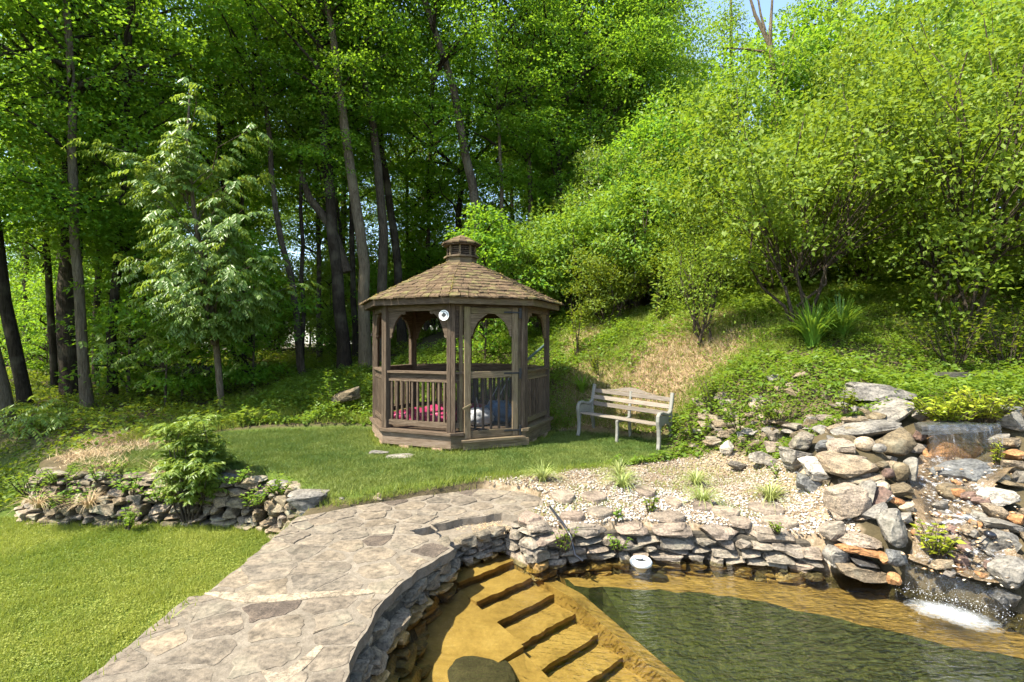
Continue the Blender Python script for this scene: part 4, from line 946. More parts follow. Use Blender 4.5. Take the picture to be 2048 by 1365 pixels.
# white gravel
n_ = 14000; x = RNG.uniform(-.6, 3.7, n_*2); y = RNG.uniform(4.9, 8.2, n_*2); k = inpoly(x, y, GRAVEL) & (RNG.random(n_*2) < .35+.65*sstep(.35, .6, vnoise(x, y, 2.2, 9))+.5*(1-sstep(5.7, 6.4, y)))
x, y = x[k], y[k]; C = np.stack([x, y, ground_z(x, y)+.004+RNG.random(len(x))*.012], -1); S = np.exp(RNG.normal(-4.45, .3, len(x)))[:, None]*np.array((1.25, 1, .65)); V, Fc, R = blobs(C, S)
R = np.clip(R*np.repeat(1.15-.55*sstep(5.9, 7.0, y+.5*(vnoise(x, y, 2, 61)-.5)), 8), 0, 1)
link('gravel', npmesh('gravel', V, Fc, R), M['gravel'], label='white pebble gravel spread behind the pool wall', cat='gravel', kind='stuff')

# ------------------------------------------------------------------ gazebo
gz0 = empty('gazebo', G, 'octagonal weathered wooden gazebo with shingled roof and cupola', 'gazebo')
def cor(k, r, z): a = math.radians(-90+45*k); return Vector((G.x+r*math.cos(a), G.y+r*math.sin(a), z))
def bay(k, r, u, z): return cor(k, r, z).lerp(cor(k+1, r, z), u)
def nrm(k): a = math.radians(-90+45*k+22.5); return Vector((math.cos(a), math.sin(a), 0))
def solid(name, pts8, mat, parent, xdir, label=None):
    """closed six-sided block from two quads (bottom 4, top 4) with its grain along xdir"""
    c = sum((Vector(p) for p in pts8), Vector())/8; Mx = basis(c, xdir, (0, 0, 1)); I = Mx.inverted()
    return link(name, pymesh(name, [I @ Vector(p) for p in pts8], [(3, 2, 1, 0), (4, 5, 6, 7), (0, 1, 5, 4), (1, 2, 6, 5), (2, 3, 7, 6), (3, 0, 4, 7)]), mat, parent, Mx, label=label)
def seg(name, k, ro, ri, z0, z1, mat, u0=0, u1=1, zi=None, parent=None, label=None):
    zi0 = zi if zi is not None else 0
    P = [bay(k, ro, u0, z0), bay(k, ro, u1, z0), bay(k, ri, u1, z0+zi0), bay(k, ri, u0, z0+zi0), bay(k, ro, u0, z1), bay(k, ro, u1, z1), bay(k, ri, u1, z1+zi0), bay(k, ri, u0, z1+zi0)]
    return solid(name, P, mat, parent or gz0, bay(k, ro, 1, z0)-bay(k, ro, 0, z0), label)
R = 1.66; FL = .32; DK = 0; DU0, DU1 = .175, .885
for k in range(8):
    wd = M['woodplank'] if k in (6, 7) else M['woodlight']  # skirt tone follows how light falls on each face
    seg('skirt_board', k, 1.735, 1.695, .06, .272, wd)
    if k == DK:
        seg('floor_trim', k, 1.79, 1.55, .274, FL, M['wood'], 0, DU0-.01); seg('floor_trim', k, 1.79, 1.55, .274, FL, M['woodlight'], DU1+.03, 1)
        seg('door_step', k, 1.86, 1.70, .165, .20, M['woodlight'], DU0-.04, DU1+.04); seg('step_board', k, 1.80, 1.738, .04, .163, M['woodlight'], DU0-.02, 1.0)
    else: seg('floor_trim', k, 1.79, 1.55, .274, FL, M['wood'] if k in (6, 7) else M['woodlight'])
    for (u) in (.32, .82):
        p = bay(k, 1.66, u, .03); link('foundation_block', cbox(.2, .14, .10, .008), M['brick'], gz0, basis(p-Vector((0, 0, .02)), bay(k, 1.6, 1, 0)-bay(k, 1.6, 0, 0), (0, 0, 1)))
V = [cor(k, 1.6, .30) for k in range(8)]+[cor(k, 1.6, .25) for k in range(8)]
link('floor', pymesh('floor', V, [tuple(range(8)), tuple(reversed(range(8, 16)))]+[(k, 8+k, 8+(k+1) % 8, (k+1) % 8) for k in range(8)]), M['wood'], gz0)
PT = 2.42
for k in range(8):
    a = math.radians(-90+45*k); rad = Vector((math.cos(a), math.sin(a), 0)); tan = Vector((-rad.y, rad.x, 0)); b = cor(k, R, 0)
    mt = M['woodlight'] if k in (1, 2) else M['wood']  # right-hand posts paler: light put into the wood colour
    for s in (-1, 1):       # every corner is a pair of boards
        p = b+tan*s*.036; link('post', cbox(PT-FL, .10, .068, .006), mt, gz0, basis(p+Vector((0, 0, (PT+FL)/2)), (0, 0, 1), tan))
    ddd = bay(k, R, 1, 0)-bay(k, R, 0, 0); Lb = ddd.length; ddd.normalize()
    seg('top_beam', k, 1.70, 1.60, 2.30, 2.415, M['wood'], .045, .955)
    if k != DK: spans = [(.055, .945)]
    else: spans = [(.055, DU0), (DU1, .945)]
    for (u0, u1) in spans:
        wl_ = M['woodlight'] if k in (1, 2) or (k == 0 and u0 > .5) else M['wood']
        seg('top_rail', k, 1.72, 1.58, 1.262, 1.300, wl_, u0, u1)
        seg('rail_apron', k, 1.665, 1.635, 1.165, 1.260, wl_ if k == 1 else M['wood'], u0, u1)
        seg('upper_rail', k, 1.69, 1.62, 1.125, 1.163, wl_, u0, u1)
        seg('lower_rail', k, 1.69, 1.62, .385, .47, wl_, u0, u1)
        nb = 11 if u1-u0 > .5 else (2 if u1 < .5 else 1)
        for j in range(nb):
            u = u0+(u1-u0)*(j+.5)/nb; p = bay(k, 1.655, u, 0)
            link('baluster', cbox(.66, .045, .036, .004), wl_, gz0, basis(p+Vector((0, 0, .797)), (0, 0, 1), ddd))
    # curved corner brackets
    prof = [(0, 0), (.33, 0), (.33, -.04), (.29, -.055), (.26, -.04), (.20, -.09), (.145, -.16), (.10, -.25), (.075, -.34), (.055, -.38), (.06, -.42), (.04, -.45), (0, -.45)]
    for s in (0, 1):
        o = bay(k, 1.652, .05 if s == 0 else .95, 2.298); x = ddd if s == 0 else -ddd; nn = nrm(k); V = []
        Mx = basis(o, x, (0, 0, 1)); I = Mx.inverted()
        for e in (-.022, .022): V += [I @ (o+x*a_+Vector((0, 0, b_))+nn*e) for (a_, b_) in prof]
        q = len(prof); Fc = [tuple(range(q)), tuple(reversed(range(q, 2*q)))]+[(i, q+i, q+(i+1) % q, (i+1) % q) for i in range(q)]
        me = pymesh('bracket', V, Fc); bm = bmesh.new(); bm.from_mesh(me); bmesh.ops.recalc_face_normals(bm, faces=bm.faces); bm.to_mesh(me); bm.free()
        link('bracket', me, M['woodlight'] if k in (1,) else M['wood'], gz0, Mx)
# door
dn = nrm(DK); dr = empty('door', bay(DK, 1.72, .5, .2)); dr.parent = gz0; dr.matrix_parent_inverse = WM[gz0.name].inverted()
dd_ = (bay(DK, R, 1, 0)-bay(DK, R, 0, 0)).normalized()
def dp(u, z, off=0.0): return bay(DK, 1.738, u, z)+dn*off
for u in (DU0+.035, DU1-.045): member('stile', dp(u, .21), dp(u, 2.36), .105, .04, M['woodlight'], dr, dn)
member('jamb', dp(DU0-.035, .33, -.06), dp(DU0-.035, 2.38, -.06), .06, .06, M['woodlight'], gz0, dn)
member('jamb', dp(DU1+.025, .33, -.06), dp(DU1+.025, 2.38, -.06), .06, .06, M['woodlight'], gz0, dn)
for (z, w) in ((2.30, .10), (1.245, .11), (.275, .12)): member('rail', dp(DU0+.08, z, -.004), dp(DU1-.09, z, -.004), w, .036, M['woodlight'], dr, dn)
for j in range(5):
    u = DU0+.14+(DU1-DU0-.29)*j/4; member('baluster', dp(u, .335, -.02), dp(u, 1.19, -.02), .036, .03, M['wood'], dr, dn)
m, n, l = newmat('dark_insect_screen'); tr = n.new('ShaderNodeBsdfTransparent'); df = n.new('ShaderNodeBsdfDiffuse'); df.inputs['Color'].default_value = (.03, .03, .03, 1); mx = n.new('ShaderNodeMixShader'); mx.inputs[0].default_value = .5
l.new(tr.outputs[0], mx.inputs[1]); l.new(df.outputs[0], mx.inputs[2]); o_ = n.new('ShaderNodeOutputMaterial'); l.new(mx.outputs[0], o_.inputs['Surface'])
V = [dp(DU0+.075, .33, -.002), dp(DU1-.085, .33, -.002), dp(DU1-.085, 1.195, -.002), dp(DU0+.075, 1.195, -.002)]
link('screen', pymesh('screen', V, [(0, 1, 2, 3)]), m, dr)
for z in (1.26, .30, 2.28):
    member('hinge', dp(DU1-.20, z, .024), dp(DU1+.05, z, .024), .03, .008, M['black'], dr, dn); member('hinge_plate', dp(DU1+.025, z-.10, .022), dp(DU1+.025, z+.08, .022), .045, .01, M['black'], dr, dn)
member('handle', dp(DU0-.03, .70, .04), dp(DU0+.075, .77, .05), .035, .03, M['woodlight'], dr, dn)
for s in (0, 1):
    prof = [(0, 0), (.30, 0), (.22, -.05), (.12, -.14), (.06, -.25), (.03, -.36), (0, -.38)]; o = dp(DU0+.078 if s == 0 else DU1-.088, 2.248, -.012); x = dd_ if s == 0 else -dd_; Mx = basis(o, x, (0, 0, 1)); I = Mx.inverted(); V = []
    for e in (-.012, .012): V += [I @ (o+x*a_+Vector((0, 0, b_))+dn*e) for (a_, b_) in prof]
    q = len(prof); me = pymesh('bracket', V, [tuple(range(q)), tuple(reversed(range(q, 2*q)))]+[(i, q+i, q+(i+1) % q, (i+1) % q) for i in range(q)])
    bm = bmesh.new(); bm.from_mesh(me); bmesh.ops.recalc_face_normals(bm, faces=bm.faces); bm.to_mesh(me); bm.free(); link('bracket', me, M['woodlight'], dr, Mx)
# roof
rf = empty('roof', (G.x, G.y, 2.42)); rf.parent = gz0; rf.matrix_parent_inverse = WM[gz0.name].inverted()
RE, ZE, RT, ZT = 1.92, 2.515, .34, 3.28
for k in range(8):
    seg('fascia', k, RE-.015, RE-.055, 2.395, 2.50, M['wood'] if k in (6, 7) else M['woodlight'], parent=rf)  # fascia colour carries shade on the left faces, light on the others
    seg('soffit', k, RE-.06, 1.58, 2.418, 2.432, M['wood'], parent=rf)
    seg('roof_deck', k, RE-.02, RT, ZE-.035, ZE-.012, M['wood'], zi=ZT-ZE, parent=rf)
rnd = random.Random(77); NCR = 12; slope = Vector((RE-RT, ZT-ZE)); back_parts = []
for k in range(8):
    front = k in (6, 7, 0, 1)
    cosf = math.cos(PI/8)
    for c_ in range(NCR):
        t0 = c_/NCR-.035; t1 = min(1.0, (c_+1)/NCR+.05)
        r0, r1 = RE+.01+(RT-RE)*t0, RE+.01+(RT-RE)*t1; z0, z1 = ZE+(ZT-ZE)*t0, ZE+(ZT-ZE)*t1
        wfull = 2*r0*math.sin(PI/8); nt = max(2, round(wfull/.165)); cuts = [0]+sorted((j+rnd.uniform(-.22, .22))/nt for j in range(1, nt))+[1]
        for j in range(nt):
            ua, ub = cuts[j]+.004, cuts[j+1]-.004; th = rnd.uniform(.018, .034); lift = rnd.uniform(.006, .016)
            jz = [rnd.uniform(-.018, .018) for _ in range(3)]
            def pt(u, r, z, dr_=0.0): return bay(k, r+dr_, u, z-dr_*(ZT-ZE)/(RE-RT))
            um = (ua+ub)/2
            lo = [pt(ua, r0, z0+lift, jz[0]), pt(um, r0, z0+lift, jz[1]), pt(ub, r0, z0+lift, jz[2])]; hi = [pt(ub, r1, z1-.004), pt(ua, r1, z1-.004)]
            P = lo+hi+[p+Vector((0, 0, th)) for p in lo]+[p+Vector((0, 0, .008)) for p in hi]
            Fc = [(4, 3, 2, 1, 0), (5, 6, 7, 8, 9), (0, 1, 6, 5), (1, 2, 7, 6), (2, 3, 8, 7), (3, 4, 9, 8), (4, 0, 5, 9)]
            if front:
                c = sum(P, Vector())/10; Mx = basis(c, (lo[0]+lo[2])/2-(hi[0]+hi[1])/2, (0, 0, 1)); I = Mx.inverted()
                link('shingle', pymesh('shingle', [I @ p for p in P], Fc), M['shingle'], rf, Mx)
            else: back_parts.append((P, Fc))
V = []; Fc = []
for (P, f) in back_parts:
    b = len(V); V += P; Fc += [tuple(b+i for i in q) for q in f]
link('back_shingles', pymesh('back_shingles', V, Fc), M['shingle'], rf, kind='stuff')
# moss tufts along hips and lower edge
mC = []
for k in range(8):
    for _ in range(120):
        t = rnd.random()**1.6; mC.append((*(cor(k, RE-.02+(RT-RE)*t, ZE+(ZT-ZE)*t+.028)+Vector((rnd.gauss(0, .02), rnd.gauss(0, .02), 0))), ))
    for _ in range(90): mC.append((*(bay(k, RE-.03-rnd.random()*.05, rnd.random(), ZE+.03)), ))
mC = np.array(mC); S = np.exp(RNG.normal(-4.3, .35, len(mC)))[:, None]*np.array((1.2, 1, .8)); V, Fc, Rr = blobs(mC, S)
M['moss'] = rnd_mat('roof_moss', [(0, (.09, .07, .02)), (.5, (.16, .125, .035)), (1, (.21, .16, .065))], .95, .05)
link('moss', npmesh('moss', V, Fc, Rr), M['moss'], rf, kind='stuff')
# cupola
cu = empty('cupola', (G.x, G.y, 3.27)); cu.parent = gz0; cu.matrix_parent_inverse = WM[gz0.name].inverted()
for k in range(8):
    seg('base_board', k, .30, .26, 3.22, 3.40, M['woodlight'], parent=cu); seg('ledge', k, .345, .22, 3.402, 3.43, M['woodlight'], parent=cu)
    p = cor(k, .265, 0); a = math.radians(-90+45*k); link('corner_post', cbox(.20, .036, .036, .003), M['woodlight'], cu, basis((p.x, p.y, 3.532), (0, 0, 1), (math.cos(a), math.sin(a), 0)))
    dk_ = bay(k, 1, 1, 0)-bay(k, 1, 0, 0)
    for j in range(5):
        z = 3.452+j*.036; a_, b_ = bay(k, .262, .08, z), bay(k, .262, .92, z); member('louvre', a_, b_, .036, .010, M['wood'], cu, nrm(k)*.6+Vector((0, 0, .8)))
    seg('eave_board', k, .36, .2, 3.632, 3.655, M['wood'], parent=cu)
    for c_ in range(2):
        ra, rb = (.395, .20) if c_ == 0 else (.235, .015); za, zb = (3.655, 3.755) if c_ == 0 else (3.742, 3.845)
        for j in range(2):
            ua, ub = j*.5+.01, j*.5+.49; q = [rnd.uniform(-.02, .02) for _ in range(2)]
            P = [bay(k, ra+q[0], ua, za), bay(k, ra+q[1], ub, za), bay(k, rb, ub, zb), bay(k, rb, ua, zb)]; P += [p+Vector((0, 0, .026)) for p in P[:2]]+[p+Vector((0, 0, .015)) for p in P[2:]]
            solid('shingle', P, M['shingle'], cu, P[1]-P[0])
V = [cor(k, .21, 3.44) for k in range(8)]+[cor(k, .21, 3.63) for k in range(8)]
link('dark_inside', pymesh('dark_inside', V, [(k, (k+1) % 8, 8+(k+1) % 8, 8+k) for k in range(8)]), M['black'], cu)  # black sheet stands in for the shade inside the cupola
# leaf emblem disc on the front post
sp = at(888, 631, 8.20); sn = (nrm(7)*.5+Vector((-.2, -1, 0))).normalized(); Ms = basis(sp, Vector((0, 0, 1)).cross(-sn).normalized()*-1, (0, 0, 1))
xs = Vector((0, 0, 1)).cross(sn).normalized()
sg = empty('emblem_sign', sp, 'round white sign with black leaf emblem on the front post', 'sign')
def disc(name, rad, z, mat, pts=None, ths=.004):
    P = pts if pts else [(rad*math.cos(2*PI*i/40), rad*math.sin(2*PI*i/40)) for i in range(40)]; q = len(P); V = []
    for e in (z, z+ths): V += [sp+xs*a_+Vector((0, 0, b_))+sn*e for (a_, b_) in P]
    me = pymesh(name, V, [tuple(reversed(range(q))), tuple(range(q, 2*q))]+[(i, (i+1) % q, q+(i+1) % q, q+i) for i in range(q)])
    bm = bmesh.new(); bm.from_mesh(me); bmesh.ops.triangulate(bm, faces=[f for f in bm.faces if len(f.verts) > 4]); bm.to_mesh(me); bm.free(); link(name, me, mat, sg)
disc('plate', .085, 0, M['signwhite'], None, .008); disc('ring', .068, .0085, M['signblack'], None, .002); disc('inner_disc', .060, .011, M['signwhite'], None, .002)
LEAFP = [(0, 1), (.18, .62), (.42, .74), (.38, .38), (.86, .46), (.70, .16), (.92, -.02), (.46, -.30), (.52, -.52), (.14, -.46), (.08, -.92), (-.08, -.92), (-.14, -.46), (-.52, -.52), (-.46, -.30), (-.92, -.02), (-.70, .16), (-.86, .46), (-.38, .38), (-.42, .74), (-.18, .62)]
disc('leaf_emblem', .05, .0135, M['signblack'], [(a_*.052, b_*.052) for (a_, b_) in LEAFP], .002)
# things on the gazebo floor
def lump(name, c, s, rz, seed, mat, lab, cat, e=.55, wr=.08):
    bm = bmesh.new(); bmesh.ops.create_icosphere(bm, subdivisions=4, radius=1)
    for v in bm.verts:
        q = v.co.normalized(); p = Vector([math.copysign(abs(a_)**e, a_) for a_ in q]); k_ = 1+wr*(mnoise.noise(q*2.5+Vector((seed, 0, 0)))+.7*mnoise.noise(q*6+Vector((0, seed, 0)))); v.co = Vector((p.x*s[0], p.y*s[1], max(p.z*s[2], -s[2]*.9)))*k_
    me = bpy.data.meshes.new(name); bm.to_mesh(me); bm.free(); me.polygons.foreach_set('use_smooth', [True]*len(me.polygons))
    return link(name, me, mat, None, Matrix.Translation((c[0], c[1], c[2])) @ Matrix.Rotation(rz, 4, 'Z'), lab, cat)
lump('pool_float', (G.x-.55, G.y-.45, .43), (.62, .42, .10), -.2, 1, M['pinkfabric'], 'deflated magenta pool float lying on the gazebo floor', 'pool float', .5, .14)
lump('pool_float', (G.x-.1, G.y-.05, .45), (.6, .35, .12), .3, 2, M['pinkfabric'], 'second folded magenta float behind the first one in the gazebo', 'pool float', .5, .14)
lump('plastic_sack', (G.x+.42, G.y-.85, .45), (.22, .18, .15), .4, 3, M['whitebag'], 'crumpled white plastic sack behind the gazebo door', 'sack', .7, .22)
lump('plastic_sack', (G.x+.75, G.y-.55, .50), (.24, .2, .2), .2, 4, M['bluebag'], 'blue plastic sack behind the gazebo door', 'sack', .7, .22)
for i, (x0, y0, x1, y1, z1) in enumerate(((.35, -.5, .78, -.2, 1.05), (.5, -.6, .95, -.35, 1.15), (.45, -.75, .3, -.5, .85))):
    V, Fc = tube_np([(G.x+x0, G.y+y0, .31), (G.x+x1, G.y+y1, z1)], [.009, .009], 6)
    link('metal_rod', npmesh('metal_rod', V, Fc), M['steel'], label=['thin steel rod leaning behind the door screen', 'longer steel rod leaning to the right behind the door screen', 'short steel rod leaning to the left behind the door screen'][i], cat='rod', group='rods leaning inside the gazebo')
V, Fc = tube_np([at(1052, 722, 11.6), at(1092, 688, 12.2)], [.03, .03], 8)
link('rail_pipe', npmesh('rail_pipe', V, Fc, smooth=True), simple('dark_green_pipe', (.05, .075, .07), .4), label='dark pipe rail slanting up the bank behind the gazebo', cat='pipe')

# ------------------------------------------------------------------ bench
bl = Vector((1.42, 9.72, 0)); br_ = Vector((2.61, 8.70, 0)); bx = (br_-bl).normalized(); by = Vector((-bx.y, bx.x, 0)); Lb = (br_-bl).length
bl.z = .05; br_.z = -.02
bn = empty('garden_bench', (bl+br_)/2, 'weathered slatted garden bench with pale curved end frames', 'bench')
def bp_(x, y, z): t = x/Lb; return bl.lerp(br_, t)+by*y+Vector((0, 0, z))
for (x, nm) in ((0.0, 'end_frame'), (Lb, 'end_frame')):
    for path, w_, t_ in (([(-.30, 0), (-.27, .10), (-.262, .22), (-.275, .36), (-.305, .48), (-.295, .56), (-.24, .605), (-.15, .61), (-.05, .585), (.04, .565), (.13, .575), (.2, .62)], .062, .05), ([(.27, 0), (.235, .15), (.20, .30), (.185, .44), (.20, .60), (.245, .76), (.29, .915)], .062, .055)):
        V, Fc = sweep([bp_(x, y, z) for (y, z) in path], w_, t_, bx); link('leg_frame', pymesh('leg_frame', V, Fc), M['benchframe'], bn)
    prof = [(-.28, .40), (-.28, .52), (-.2, .57), (0, .555), (.17, .55), (.18, .40), (.15, .33), (.06, .40), (-.06, .42), (-.17, .39), (-.23, .32)]
    V = [bp_(x+e, y, z) for e in (-.014, .014) for (y, z) in prof]; q = len(prof)
    me = pymesh('side_panel', V, [tuple(range(q)), tuple(reversed(range(q, 2*q)))]+[(i, q+i, q+(i+1) % q, (i+1) % q) for i in range(q)]); bm = bmesh.new(); bm.from_mesh(me); bmesh.ops.recalc_face_normals(bm, faces=bm.faces); bm.to_mesh(me); bm.free(); link('side_panel', me, M['benchframe'], bn)
xm = Lb*.5
for path in ([(-.27, 0), (-.25, .15), (-.245, .28), (-.255, .375)], [(.25, 0), (.215, .2), (.20, .40), (.215, .55), (.27, .86)], [(-.255, .37), (0, .36), (.2, .39)]):
    V, Fc = sweep([bp_(xm, y, z) for (y, z) in path], .05, .05, bx); link('middle_support', pymesh('middle_support', V, Fc), M['benchframe'], bn)
for j, y in enumerate((-.215, -.115, -.015, .085)): member('seat_slat', bp_(.02, y, .415-.012*j), bp_(Lb-.02, y, .415-.012*j), .088, .028, M['benchwood'], bn, (0, 0, 1))
for j, z in enumerate((.56, .68, .80)):
    y = .165+(z-.44)*.24; member('back_slat', bp_(.02, y, z), bp_(Lb-.02, y, z), .026, .078, M['benchwood'], bn, Vector((0, 0, 1))+by*.24)
V = []; q = 17
for e in (0, .024):
    for i in range(q):
        u = i/(q-1); x = Lb*(.18+.64*u); t = .5-.5*math.cos(2*PI*u); V.append(bp_(x, .262+e, .845))
        V.append(bp_(x, .262+e+.015*t, .850+.075*t))
Fc = []; nq = 2*q
for i in range(q-1):
    a = i*2; Fc += [(a, a+2, a+3, a+1), (nq+a+1, nq+a+3, nq+a+2, nq+a), (a+1, a+3, nq+a+3, nq+a+1), (a+2, a, nq+a, nq+a+2)]
Fc += [(0, 1, nq+1, nq), (nq-1, nq-2, 2*nq-2, 2*nq-1)]
link('crest_board', pymesh('crest_board', V, Fc), M['benchwood'], bn)

# ------------------------------------------------------------------ small pool things
fp = atz(1280, 1126, WATER_Z); fp.y -= .04
fl = empty('floating_light', fp, 'white ring-shaped float bobbing near the pool wall', 'pool float')
def lathe(name, prof, mat, parent, c, n_=28):
    V = []; 
    for (r, z) in prof: V += [(c.x+r*math.cos(2*PI*i/n_), c.y+r*math.sin(2*PI*i/n_), c.z+z) for i in range(n_)]
    Fc = [(j*n_+i, j*n_+(i+1) % n_, (j+1)*n_+(i+1) % n_, (j+1)*n_+i) for j in range(len(prof)-1) for i in range(n_)]
    return link(name, pymesh(name, V, Fc, True), mat, parent)
lathe('ring', [(.062, .052), (.074, .062), (.096, .055), (.112, .032), (.108, .008), (.09, -.012), (.064, -.02), (.06, -.005), (.056, .03), (.062, .052)], M['whiteplastic'], fl, fp)
lathe('dark_hole_disc', [(.0, .036), (.04, .036), (.06, .032)], M['black'], fl, fp); lathe('cup', [(.062, -.015), (.062, -.035), (.05, -.06), (.03, -.07), (.0, -.07)], M['whiteplastic'], fl, fp)  # black disc stands in for the dark hole of the ring
V, Fc = tube_np([at(1100, 1014, 5.5), at(1128, 1050, 5.25), at(1142, 1074, 5.12), at(1150, 1110, 5.04), at(1166, 1122, 5.0)], [.013]*5, 8)
link('water_spout', npmesh('water_spout', V, Fc, smooth=True), M['blackplastic'], label='thin black water pipe leaning over the pool wall', cat='pipe')
p = at(1980, 1070, 4.62); sl = empty('spotlight', p, 'small round black underwater spotlight in the stream', 'spotlight')
me = rock_mesh(5, .1, 0, 3, .0); me.polygons.foreach_set('use_smooth', [True]*len(me.polygons)); link('housing', me, M['blackplastic'], sl, trs(p, (0, .4, 0), (.10, .09, .07)))
V, Fc = tube_np([p, at(1962, 1086, 4.6), at(1940, 1092, 4.6), at(1915, 1102, 4.62)], [.005]*4, 6); link('cable', npmesh('cable', V, Fc), M['blackplastic'], sl)
for (px, py, w, h, mt, lab) in ((800, 915, 60, 8, 'slab', 'thin flat stone half buried in turf before the gazebo'), (758, 908, 40, 5, 'slab', 'second thin stone half buried in turf left of the first')):
    q = atz(px, py, .0); me = rock_mesh(px, .7, 5, 2, .05); me.materials.append(M[mt]); link('flat_stone', me, None, None, trs((q.x, q.y, .02), (0, 0, .05), (w/F_PX*q.y, .22, .05)), lab, 'flat stone')
p = at(705, 790, 11.2); me = rock_mesh(333, .6, 7, 3, .06); me.materials.append(M['brownrock']); link('boulder', me, None, None, trs((p.x-.1, p.y, p.z), (0, -.2, .2), (.75, .5, .28)), 'brown rock poking from the bank left of the gazebo', 'boulder')
p = at(390, 745, 15.5); me = rock_mesh(334, .5, 9, 5, .12, .07); me.materials.append(stone_mat('mossy_dark_outcrop', [(0, (.045, .042, .028)), (1, (.06, .055, .035))], lichen=.1, scale=2, bstr=1.0)); link('rock_ledge', me, None, None, trs((p.x, p.y+.4, p.z-.35), (0, -.10, .15), (3.6, 2.4, 1.5)), 'dark mossy rock outcrop under the trees', 'rock outcrop')

# ------------------------------------------------------------------ leaves
def leaf_quads(P, D, N, Ln, Wd, fold=.18, rng=RNG):
    D = D/np.linalg.norm(D, axis=1, keepdims=True); S = np.cross(D, N); S /= np.linalg.norm(S, axis=1, keepdims=True)+1e-9; N2 = np.cross(S, D)
    Ln = np.broadcast_to(np.asarray(Ln, float), (len(P),))[:, None]; Wd = np.broadcast_to(np.asarray(Wd, float), (len(P),))[:, None]
    a = P; b = P+D*Ln*.42+S*Wd*.5+N2*Wd*fold; c = P+D*Ln-N2*Ln*.12; d = P+D*Ln*.42-S*Wd*.5+N2*Wd*fold
    V = np.stack([a, b, c, d], 1).reshape(-1, 3); i = np.arange(len(P))[:, None]*4
    Fc = np.concatenate([i+np.array([[0, 1, 2]]), i+np.array([[0, 2, 3]])], 1).reshape(-1, 3)
    return V, Fc, np.repeat(rng.random(len(P)), 2)
def rvec(n, rng): v = rng.normal(0, 1, (n, 3)); return v/np.linalg.norm(v, axis=1, keepdims=True)

def sprays(C, rad, nper, Ln, Wd, rng, thick=.09, droop=.38, up=1.0, out=1.0):
    """flattened leaf sprays centred at C: leaves point outwards and lie roughly level, edges droop"""
    n = len(C)*nper; ci = np.repeat(np.arange(len(C)), nper); rr = np.sqrt(rng.random(n))*1.05; a = rng.random(n)*2*PI; Rr = rad[ci]
    off = np.stack([rr*np.cos(a), rr*np.sin(a), np.zeros(n)], 1)*Rr[:, None]
    tilt = rng.normal(0, .16, (len(C), 2))[ci]; off[:, 2] = off[:, 0]*tilt[:, 0]+off[:, 1]*tilt[:, 1]-droop*rr**2*Rr+rng.normal(0, thick, n)*Rr
    D = np.stack([np.cos(a), np.sin(a), np.full(n, -.35)], 1)*out+rng.normal(0, .55, (n, 3))
    N = np.array([[0, 0, up]])+rng.normal(0, .42, (n, 3))
    s = rng.uniform(.7, 1.2, n)
    return leaf_quads(C[ci]+off, D, N, Ln*s, Wd*s, rng=rng)

def limb(a, b, r0, r1, rng, sag=.1, sides=5, segs=4):
    a, b = Vector(a), Vector(b); L = (b-a).length; P = []
    for i in range(segs+1):
        t = i/segs; p = a.lerp(b, t)+Vector((0, 0, math.sin(t*PI)*L*sag)); 
        if 0 < i < segs: p += Vector(rng.normal(0, .03*L, 3))
        P.append(p)
    return tube_np(P, [r0+(r1-r0)*i/segs for i in range(segs+1)], sides)

def crown_variant(seed, h, rad, nspray, nper, Ln, Wd, mat, sprad=(.55, .95), bottom=.25):
    """a woodland crown: local z 0..h around the trunk axis; returns (leaf mesh, limb mesh)"""
    rng = np.random.default_rng(seed); C = []; Rr = []
    while len(C) < nspray:
        t = rng.random(); prof = (bottom+(1-bottom)*min(1, t/.35))*(1.0 if t < .6 else max(.15, 1-(t-.6)/.42))
        r = rad*prof*rng.random()**.6; a = rng.random()*2*PI
        if vnoise(np.array([a*1.6+t*3]), np.array([t*h*.55+seed]), 1.0, seed)[0] < .42: continue
        C.append((r*math.cos(a), r*math.sin(a), t*h)); Rr.append(rng.uniform(*sprad))
    C = np.array(C); Rr = np.array(Rr); V, Fc, R_ = sprays(C, Rr, nper, Ln, Wd, rng)
    lm = npmesh('crown', V, Fc, R_); lm.materials.append(mat)
    parts = []
    for i in range(0, nspray, 4):
        c = C[i]; rr = math.hypot(c[0], c[1]); z0 = max(-.5, c[2]-rr*rng.uniform(.25, .75)); parts.append(limb((0, 0, z0), c, .02+.018*rr, .008, rng))
    V, Fc, _ = merge([(p[0], p[1]) for p in parts]); bm_ = npmesh('branches', V, Fc, smooth=True)
    return lm, bm_

# woodland trees ------------------------------------------------------
WOODV = [crown_variant(201+i, 13.0, 3.3, 175, 115, .105, .082, M['leaf_maple'] if i < 3 else M['leaf_bright'], (.55, 1.05)) for i in range(4)]
WOODV.append(crown_variant(211, 12.0, 3.1, 165, 115, .105, .08, M['leaf_bright'], (.55, 1.0)))
SAPV = [crown_variant(221+i, 3.8, 1.5, 70, 55, .11, .075, M['leaf_maple'] if i else M['leaf_bright'], (.35, .6), .4) for i in range(3)]
for lm, bm_ in WOODV+SAPV: bm_.materials.append(M['barkdark'])

